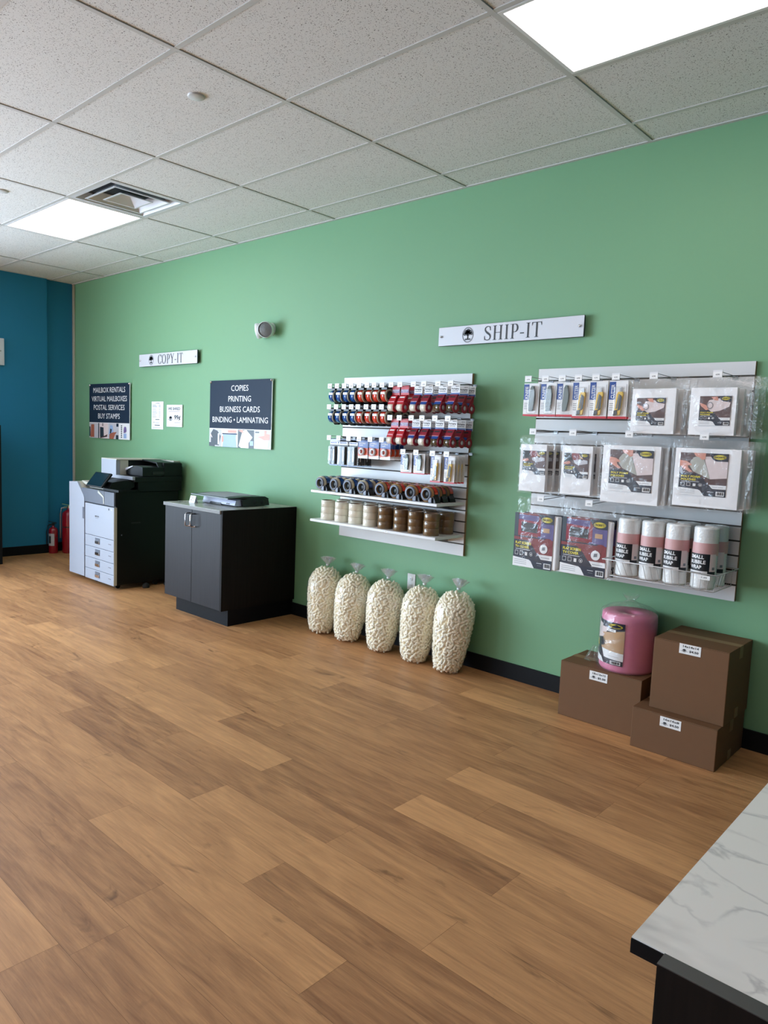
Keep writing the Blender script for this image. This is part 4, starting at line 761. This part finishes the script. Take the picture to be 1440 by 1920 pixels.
BP = [(.065, 0.0), (.088, .012), (.102, .05), (.115, .12), (.126, .20), (.134, .28), (.137, .34), (.134, .39), (.120, .43), (.095, .462), (.062, .484), (.030, .497)]
def brad(z):
    for (r0, z0_), (r1, z1_) in zip(BP[:-1], BP[1:]):
        if z0_ <= z <= z1_: return r0+(r1-r0)*(z-z0_)/(z1_-z0_)
    return BP[-1][0]
def peanuts(seed):
    rnd = random.Random(seed); m_ = MB(); n = 760; pts = []
    zs = [i/400*.49 for i in range(401)]; cum = [0]
    for i in range(400): cum.append(cum[-1]+brad(zs[i]))
    for i in range(n):
        tt = (i+.5)/n*cum[-1]; k = next(j for j in range(400) if cum[j+1] >= tt); z = zs[k]+.0012*rnd.random(); a = i*2.399963+rnd.uniform(-.09, .09)
        rr = brad(z)-.0115-rnd.random()*.004; c = Vector((rr*math.cos(a), rr*math.sin(a), z+.004))
        tng = Vector((-math.sin(a), math.cos(a), 0)); nrm = Vector((math.cos(a), math.sin(a), 0)); ang = rnd.uniform(0, PI); d = (tng*math.cos(ang)+Vector((0, 0, 1))*math.sin(ang)+nrm*rnd.uniform(-.45, .45)).normalized()
        L_, R_ = rnd.uniform(.0095, .0145), rnd.uniform(.0082, .0094); b1 = d.cross(nrm).normalized(); b2 = d.cross(b1); bend = rnd.uniform(-.003, .003); vs = []; K = 7
        for (s_, q) in ((-1.25, .45), (-1.05, .85), (-.5, 1.), (.5, 1.), (1.05, .85), (1.25, .45)):
            for k2 in range(K): th = 2*PI*k2/K; vs.append(c+d*s_*L_+b2*bend*(1-s_*s_)+(b1*math.cos(th)+b2*math.sin(th))*R_*q)
        fs = [(j*K+k2, j*K+(k2+1) % K, (j+1)*K+(k2+1) % K, (j+1)*K+k2) for j in range(5) for k2 in range(K)]+[list(range(K)), list(range(5*K, 6*K))]
        m_.add(vs, fs, 'peanut', True)
    m_.lathe((0, 0, 0), [(max(.01, r_-.0185), z_*.96+.006) for r_, z_ in BP], 'peanut_core', n=24)
    return m_
def make_bag(seed):
    t = thing('packing_peanut_bag', 'x', 'packing peanuts')
    o = peanuts(seed).build('foam_peanuts', t); o['kind'] = 'stuff'
    m_ = MB().lathe((0, 0, 0), [(.05, .0015)]+[(r_+.002, z_+.002) for r_, z_ in BP]+[(.017, .508), (.012, .515)], 'bagfilm', n=80, caps=True, wob=wobf(seed, .010)); m_.build('bag', t)
    k_ = MB(); rnd = random.Random(seed)
    k_.lathe((0, 0, 0), [(.011, .512), (.014, .518), (.011, .524)], 'frame_white', n=14, caps=False)
    k_.lathe((0, 0, 0), [(.010, .523), (.016, .532), (.026, .545), (.030, .560), (.034, .574)], 'tuft', n=60, caps=False, wob=lambda a, h: 1+(.75*math.sin(6*a+seed)+.35*math.sin(17*a+60*h))*((h-.515)/.06)).lathe((0, 0, 0), [(.008, .523), (.018, .54), (.016, .56), (.024, .582)], 'tuft', n=48, caps=False, wob=lambda a, h: 1+(.8*math.sin(5*a+seed+2)+.3*math.sin(13*a))*((h-.515)/.06)); k_.build('tied_top', t)
    f = MB().face_cyl((0, 0, 0), .1375, .30, .065, R(-172), R(-136)); f.rect(0, 0, 1, 1, 'tagw', 1, 6); f.text('PEANUTS', .12, .7, .88, .86, 'bluep', 2, .02); f.text('14 CU FT', .2, .45, .8, .56, 'bluep', 2, .01); f.rect(.15, .25, .8, .3, 'bluep', 2, 4); f.rect(.15, .12, .6, .17, 'bluep', 2, 4)
    if seed % 2: f.build('label', t, 'small white label with blue print')
    return t
bA, bB = make_bag(11), make_bag(24); sA, sB = Stamp(bA), Stamp(bB)
bags = [(-3.935, -.205, sB, 'nearest the dark cabinet', .3, .02, .98), (-3.655, -.205, sB, 'second from the cabinet', 1.9, -.04, .97), (-3.325, -.205, sA, 'middle one with a label on its side', .0, .0, .98), (-3.015, -.205, sA, 'fourth, below the outlet, label on its side', -.1, -.03, 1.0), (-2.735, -.205, sB, 'rightmost, nearest the stacked boxes', 4.1, -.03, 1.03)]
for x, y, s_, l, rz, ry, sc in bags:
    o = s_.put((x, y, .001), 'bag of packing peanuts leaning on the wall, '+l, 'bags of packing peanuts')
    o.matrix_world = Matrix.Translation((x, y, .006)) @ Matrix.Rotation(R(-7.5), 4, 'X') @ Matrix.Rotation(-ry, 4, 'Y') @ Matrix.Rotation(rz, 4, 'Z') @ Matrix.Diagonal((.98, .98, sc, 1))

# ------------------------------------------------------------------ cabinet with laminator
t = thing('base_cabinet', 'dark two-door base cabinet with marbled top against the green wall', 'cabinet', (-5.27, -.70, 0)); w_ = .775; dp = .695
MB().box(.055, w_-.002, .055, dp, 0, .135, 'kick').build('toe_kick', t)
MB().box(0, w_, .0, dp, .13, .868, 'cabside').build('body', t)
MB().box(w_-.001, w_+.018, -.022, dp, .13, .893, 'cabside').build('end_panel', t)
for k, (a, b) in enumerate(((0.0, w_/2-.0015), (w_/2+.0015, w_-.003))):
    d = MB().box(a, b, -.021, -.002, .132, .864, 'cabwood', bev=.0015).build('door', t); x = (b-.028) if k == 0 else (a+.04)
    MB().tube([(x, -.021, .735), (x, -.055, .735), (x, -.062, .742), (x, -.062, .828), (x, -.055, .835), (x, -.021, .835)], .0048, 'chrome', 8).build('handle', d)
MB().box(-.012, w_-.001, -.031, dp, .866, .893, 'cabtop', bev=.0015).box(-.0125, w_-.001, -.0325, -.030, .867, .8915, 'greyedge').build('worktop', t)
t = thing('laminator', 'grey and black desktop laminator on the dark cabinet', 'laminator', (-5.10, -.47, .893))
MB().prism([(0, .006), (-.012, .012), (.0, .05), (.05, .058), (.05, .006)], 0, .44, 'x', 'lamwhite').box(.0, .10, -.014, .05, .002, .02, 'lamwhite', bev=.004).build('front_shell', t)
MB().box(.11, .26, -.013, .0, .004, .02, 'ink').build('slot', t)
MB().prism([(.05, .004), (.04, .058), (.10, .066), (.25, .066), (.30, .05), (.31, .006)], 0.01, .465, 'x', 'black').build('rear_body', t)
q = MB().prism([(-.10, .066), (-.098, .074), (.06, .082), (.26, .078), (.30, .06), (.29, .05), (.25, .066), (.04, .068)], -.04, .47, 'x', 'black'); q.build('lid', t)
MB().prism([(-.07, .0755), (-.07, .0775), (.06, .0845), (.22, .0825), (.22, .080), (.06, .082)], .02, .40, 'x', 'lidgrey').build('lid_panel', t, 'light grey inset panel')
MB().lathe((0, .17, .038), [(.0, .466), (.022, .466), (.024, .455)], 'ink', 'x', 18, False).lathe((0, .24, .036), [(.0, .468), (.018, .468), (.02, .455)], 'ink', 'x', 18, False).build('side_knob', t)
f = MB().face((.33, -.0125, .016), .05, .008); f.rect(0, 0, .3, 1, 'ink', 1); f.rect(.5, 0, .8, 1, 'ink', 1); f.build('buttons', t)
for x in (.03, .42):
    for y in (.02, .28): MB().cyl((x, y, 0), .01, 0, .007, 'rubber', n=12).build('foot', t)
t = thing('tent_card', 'small white folded price card on the cabinet top', 'price card', (-5.145, -.565, .893))
MB().prism([(-.018, 0), (-.0165, 0), (.0, .053), (.0165, 0), (.018, 0), (.0008, .056), (-.0008, .056)], 0, .078, 'x', 'paper').build('card', t)
f = MB().face((0, -.0183, .0), .078, .056, V=(0, .32, 1)); f.text('LAMINATE', .2, .62, .8, .74, 'ink', 1, .01); f.ell(.28, .36, .07, .09, 'ink', 1); f.rect(.42, .3, .82, .34, 'grey_ink', 1); f.rect(.42, .4, .75, .44, 'grey_ink', 1); f.build('print', t)

# ------------------------------------------------------------------ multifunction copier
t = thing('copier', 'large black and white office copier with paper drawers near the teal corner', 'copier', (0, 0, 0)); FX0, FX1, FY = -6.70, -6.136, -.72
MB().box(FX0, FX1, FY+.022, -.07, .045, .895, 'cblack', bev=.004).box(FX0+.02, FX1-.01, -.5, -.07, .89, 1.0, 'cblack').build('body', t)
d = MB().box(FX0+.003, FX1-.003, FY, FY+.02, .462, .757, 'cwhite', bev=.004).build('front_door', t)
f = MB().face((FX0+.2, FY-.0006, .625), .09, .03); f.text('RICOH', .1, .5, .9, 1, 'ink', 1, .02); f.rect(.2, .1, .8, .2, 'grey_ink', 1); f.build('nameplate', d)
MB().box(FX1-.1, FX1-.085, FY-.001, FY, .725, .742, 'ink').box(FX1-.045, FX1-.035, FY-.001, FY, .725, .742, 'signface').build('indicator', d)
MB().box(FX1-.003, FX1+.001, FY+.002, FY+.03, .045, .757, 'cbeige').build('edge_trim', t)
for k, (a, b) in enumerate(((.355, .459), (.248, .352), (.141, .245), (.040, .138))):
    d = MB().box(FX0+.003, FX1-.003, FY, FY+.02, a, b, 'cwhite', bev=.003).build('drawer', t); zc = (a+b)/2+.012; xc = FX0+.255
    MB().box(xc-.045, xc+.045, FY-.003, FY+.001, zc-.03, zc+.026, 'cgrey', bev=.0025).box(xc-.04, xc+.04, FY-.008, FY-.003, zc-.028, zc+.0, 'chrome', bev=.003).build('handle', d)
    MB().box(FX1-.10, FX1-.05, FY-.001, FY, zc-.008, zc+.0, 'grey_ink').build('size_mark', d)
MB().box(FX0-.08, FX1-.19, FY+.004, FY+.02, .765, .893, 'cgrey', bev=.004).box(FX1-.185, FX1-.003, FY+.002, FY+.02, .765, .893, 'cgrey', bev=.004).build('upper_front', t, 'slate grey upper front band')
MB().prism([(FX1-.30, .893), (FX1-.19, .84), (FX1-.185, .775), (FX1-.2, .775), (FX1-.205, .83), (FX1-.31, .87)], FY, FY+.004, 'y', 'cbeige').build('front_chamfer', t)
# finisher
MB().prism([(-7.03, .045), (-6.715, .045), (-6.715, .80), (-6.735, .83), (-6.86, .945), (-7.03, .935)], FY, FY+.02, 'y', 'cwhite').build('finisher_front', t)
MB().prism([(-7.03, .045), (-6.715, .045), (-6.715, .80), (-6.735, .83), (-6.86, .945), (-7.03, .935)], FY+.02, -.10, 'y', 'cbeige').build('finisher_body', t)
MB().box(-6.745, -6.72, FY-.004, FY+.002, .60, .71, 'cgrey', bev=.002).build('finisher_grip', t)
MB().prism([(-6.88, .94), (-6.70, .90), (-6.30, .90), (-6.30, .915), (-6.62, .93), (-6.86, .955)], FY+.05, -.3, 'y', 'cbeige').build('bridge_tray', t)
MB().box(-7.02, -6.70, -.40, -.12, .945, .985, 'cblack', bev=.008).build('output_tray', t)
MB().box(-7.09, -7.03, -.6, -.4, .76, .89, 'cblack', bev=.01).build('side_tray', t)
# scanner and feeder
MB().box(-6.70, -6.10, -.54, -.05, .985, 1.035, 'cblack', bev=.006).box(-6.66, -6.11, -.5, -.05, .90, .99, 'cblack').box(-6.40, -6.11, FY+.03, -.49, .895, .915, 'cblack').build('scanner', t)
MB().box(-6.70, -6.10, -.562, -.535, 1.005, 1.035, 'cwhite', bev=.003).build('scanner_trim', t)
MB().box(-6.70, -6.41, -.56, -.44, 1.03, 1.18, 'cwhite', bev=.005).build('feeder_cover', t)
MB().box(-6.70, -6.41, -.44, -.06, 1.03, 1.176, 'cblack', bev=.005).box(-6.412, -6.405, -.52, -.44, 1.035, 1.17, 'cbeige').build('feeder_body', t)
MB().box(-6.70, -6.40, -.56, -.06, 1.172, 1.182, 'cbeige', bev=.003).prism([(-6.41, 1.172), (-6.41, 1.182), (-6.14, 1.166), (-6.10, 1.12), (-6.115, 1.115), (-6.15, 1.155)], -.30, -.05, 'y', 'cblack').box(-6.44, -6.14, -.12, -.05, 1.168, 1.180, 'cbeige').build('feeder_lid', t)
vs = MB().prism([(-6.405, 1.04), (-6.105, 1.04), (-6.105, 1.12), (-6.2, 1.13), (-6.3, 1.11), (-6.405, 1.07)], -.46, -.06, 'y', 'cblack'); vs.box(-6.16, -6.10, -.25, -.05, 1.03, 1.165, 'cblack', bev=.012); vs.build('paper_tray', t)
MB().prism([(-6.405, 1.075), (-6.27, 1.12), (-6.27, 1.128), (-6.405, 1.10)], -.47, -.2, 'y', 'photo_grey').build('paper_guide', t)
MB().box(-6.112, -6.101, -.36, -.2, 1.055, 1.08, 'ink').build('side_slot', t)
rotp = Matrix.Rotation(R(52), 3, 'X')
MB().box(-6.475, -6.17, -.775, -.755, .915, 1.075, 'cblack', rot=Matrix.Rotation(R(-38), 3, 'X'), bev=.008).build('control_panel', t)
MB().box(-6.455, -6.19, -.7775, -.775, .925, 1.065, 'glassy', rot=Matrix.Rotation(R(-38), 3, 'X'), piv=(-6.3225, -.765, .995)).build('touchscreen', t)
MB().prism([(-.76, .93), (-.60, .90), (-.52, .94), (-.52, 1.0), (-.62, 1.0), (-.73, .985)], -6.36, -6.14, 'x', 'cblack').build('panel_arm', t)
for x, y in ((-6.95, -.62), (-6.62, -.64), (-6.22, -.64), (-6.95, -.2), (-6.18, -.28)): MB().cyl((x, y, .022), .022, -.012, .012, 'rubber', 'x', 16).box(x-.02, x+.02, y-.02, y+.02, .03, .048, 'black').build('caster', t)
for y in (-.42, -.20): MB().lathe((-6.10, y, 0), [(.03, .0), (.034, .01), (.026, .035), (.01, .045)], 'rubber', n=18).build('stabiliser_foot', t)
MB().box(FX1, FX1+.0015, -.55, -.46, .605, .615, 'ink').build('side_grip', t)
MB().box(FX1, FX1+.0015, -.65, -.64, .5, .51, 'greyp').build('side_stud', t)

# ------------------------------------------------------------------ fire extinguishers
def extinguisher(x, y, r, h_, label, big):
    t = thing('fire_extinguisher', label, 'fire extinguisher', (x, y, 0), 'fire extinguishers in the corner')
    MB().lathe((0, 0, 0), [(r*.9, 0), (r, .012), (r, h_*.86), (r*.92, h_*.93), (r*.6, h_*.985), (r*.3, h_), (r*.28, h_+.02)], 'extred', n=28).build('cylinder', t)
    MB().cyl((0, 0, h_+.02), r*.3, 0, .03, 'chrome' if big else 'black', n=12).box(-.01, .01, -.09 if big else -.05, .04, h_+.055, h_+.063, 'chrome' if big else 'black', rot=Matrix.Rotation(R(-14), 3, 'X')).box(-.01, .01, -.07 if big else -.05, .03, h_+.035, h_+.042, 'chrome' if big else 'black').build('valve_handle', t)
    MB().tube([(0, -.02, h_+.03), (-.02, -.07*r/.07, h_+.02), (-.03, -r-.012, h_-.05), (-.02, -r-.014, h_*.5), (-.02, -r-.014, h_*.35)], .009 if big else .006, 'steel' if big else 'black', 8).build('hose', t)
    MB().lathe((0, 0, 0), [(r+.001, h_*.62), (r+.001, h_*.60)], 'ink', n=28, caps=False).build('strap', t)
    if not big: f = MB().face_cyl((0, 0, 0), r+.001, .09, .14, R(-90), R(-10)); f.rect(0, 0, 1, 1, 'photo_grey', 1, 8); f.rect(.1, .2, .5, .8, 'photo_dark', 2, 4); f.build('label', t)
extinguisher(-8.39, -.30, .050, .30, 'small red fire extinguisher with grey label in the teal corner', False)
extinguisher(-8.33, -.140, .080, .50, 'tall red fire extinguisher behind the copier in the teal corner', True)
# mailbox bank along the teal wall, mostly outside the frame
t = thing('mailbox_bank', 'black mailbox cabinet whose end shows at the left picture edge', 'mailbox cabinet', (XL+.014, -2.05, 0))
MB().box(.0, .45, 0, 1.05, 0, 1.45, 'cblack', bev=.004).build('body', t)
for i in range(3):
    for j in range(7): o = MB().box(.45, .458, .06+i*.31, .06+i*.31+.295, .12+j*.185, .12+j*.185+.172, 'greyp', bev=.002).build('box_door', t); MB().cyl((.458, .06+i*.31+.25, .12+j*.185+.09), .008, 0, .004, 'chrome', 'x', 10).build('lock', o)

# ------------------------------------------------------------------ counter at the lower right
t = thing('service_counter', 'white marble-topped dark counter in the lower right foreground', 'counter', (-.312, -3.055, 0))
MB().box(.003, 1.4, .018, 1.1, .881, .900, 'edgeband').build('top_core', t)
MB().box(0, 1.4, .002, 1.1, .8985, .9005, 'marble').build('marble_top', t, 'white laminate with grey veins')
MB().box(0, .002, .002, 1.1, .8812, .8988, 'kick').box(0, .05, .0, .003, .8812, .8988, 'kick').build('front_edge_band', t)
MB().box(.040, 1.4, -.022, .0005, 0, .9005, 'cabside').box(.040, 1.4, -.0222, .0007, .9, .9012, 'edgeband').build('end_panel', t)
MB().box(.05, 1.38, .02, 1.06, .1, .881, 'cabside').build('body', t)
MB().box(.10, 1.35, .03, 1.02, 0, .1, 'kick').build('toe_kick', t)
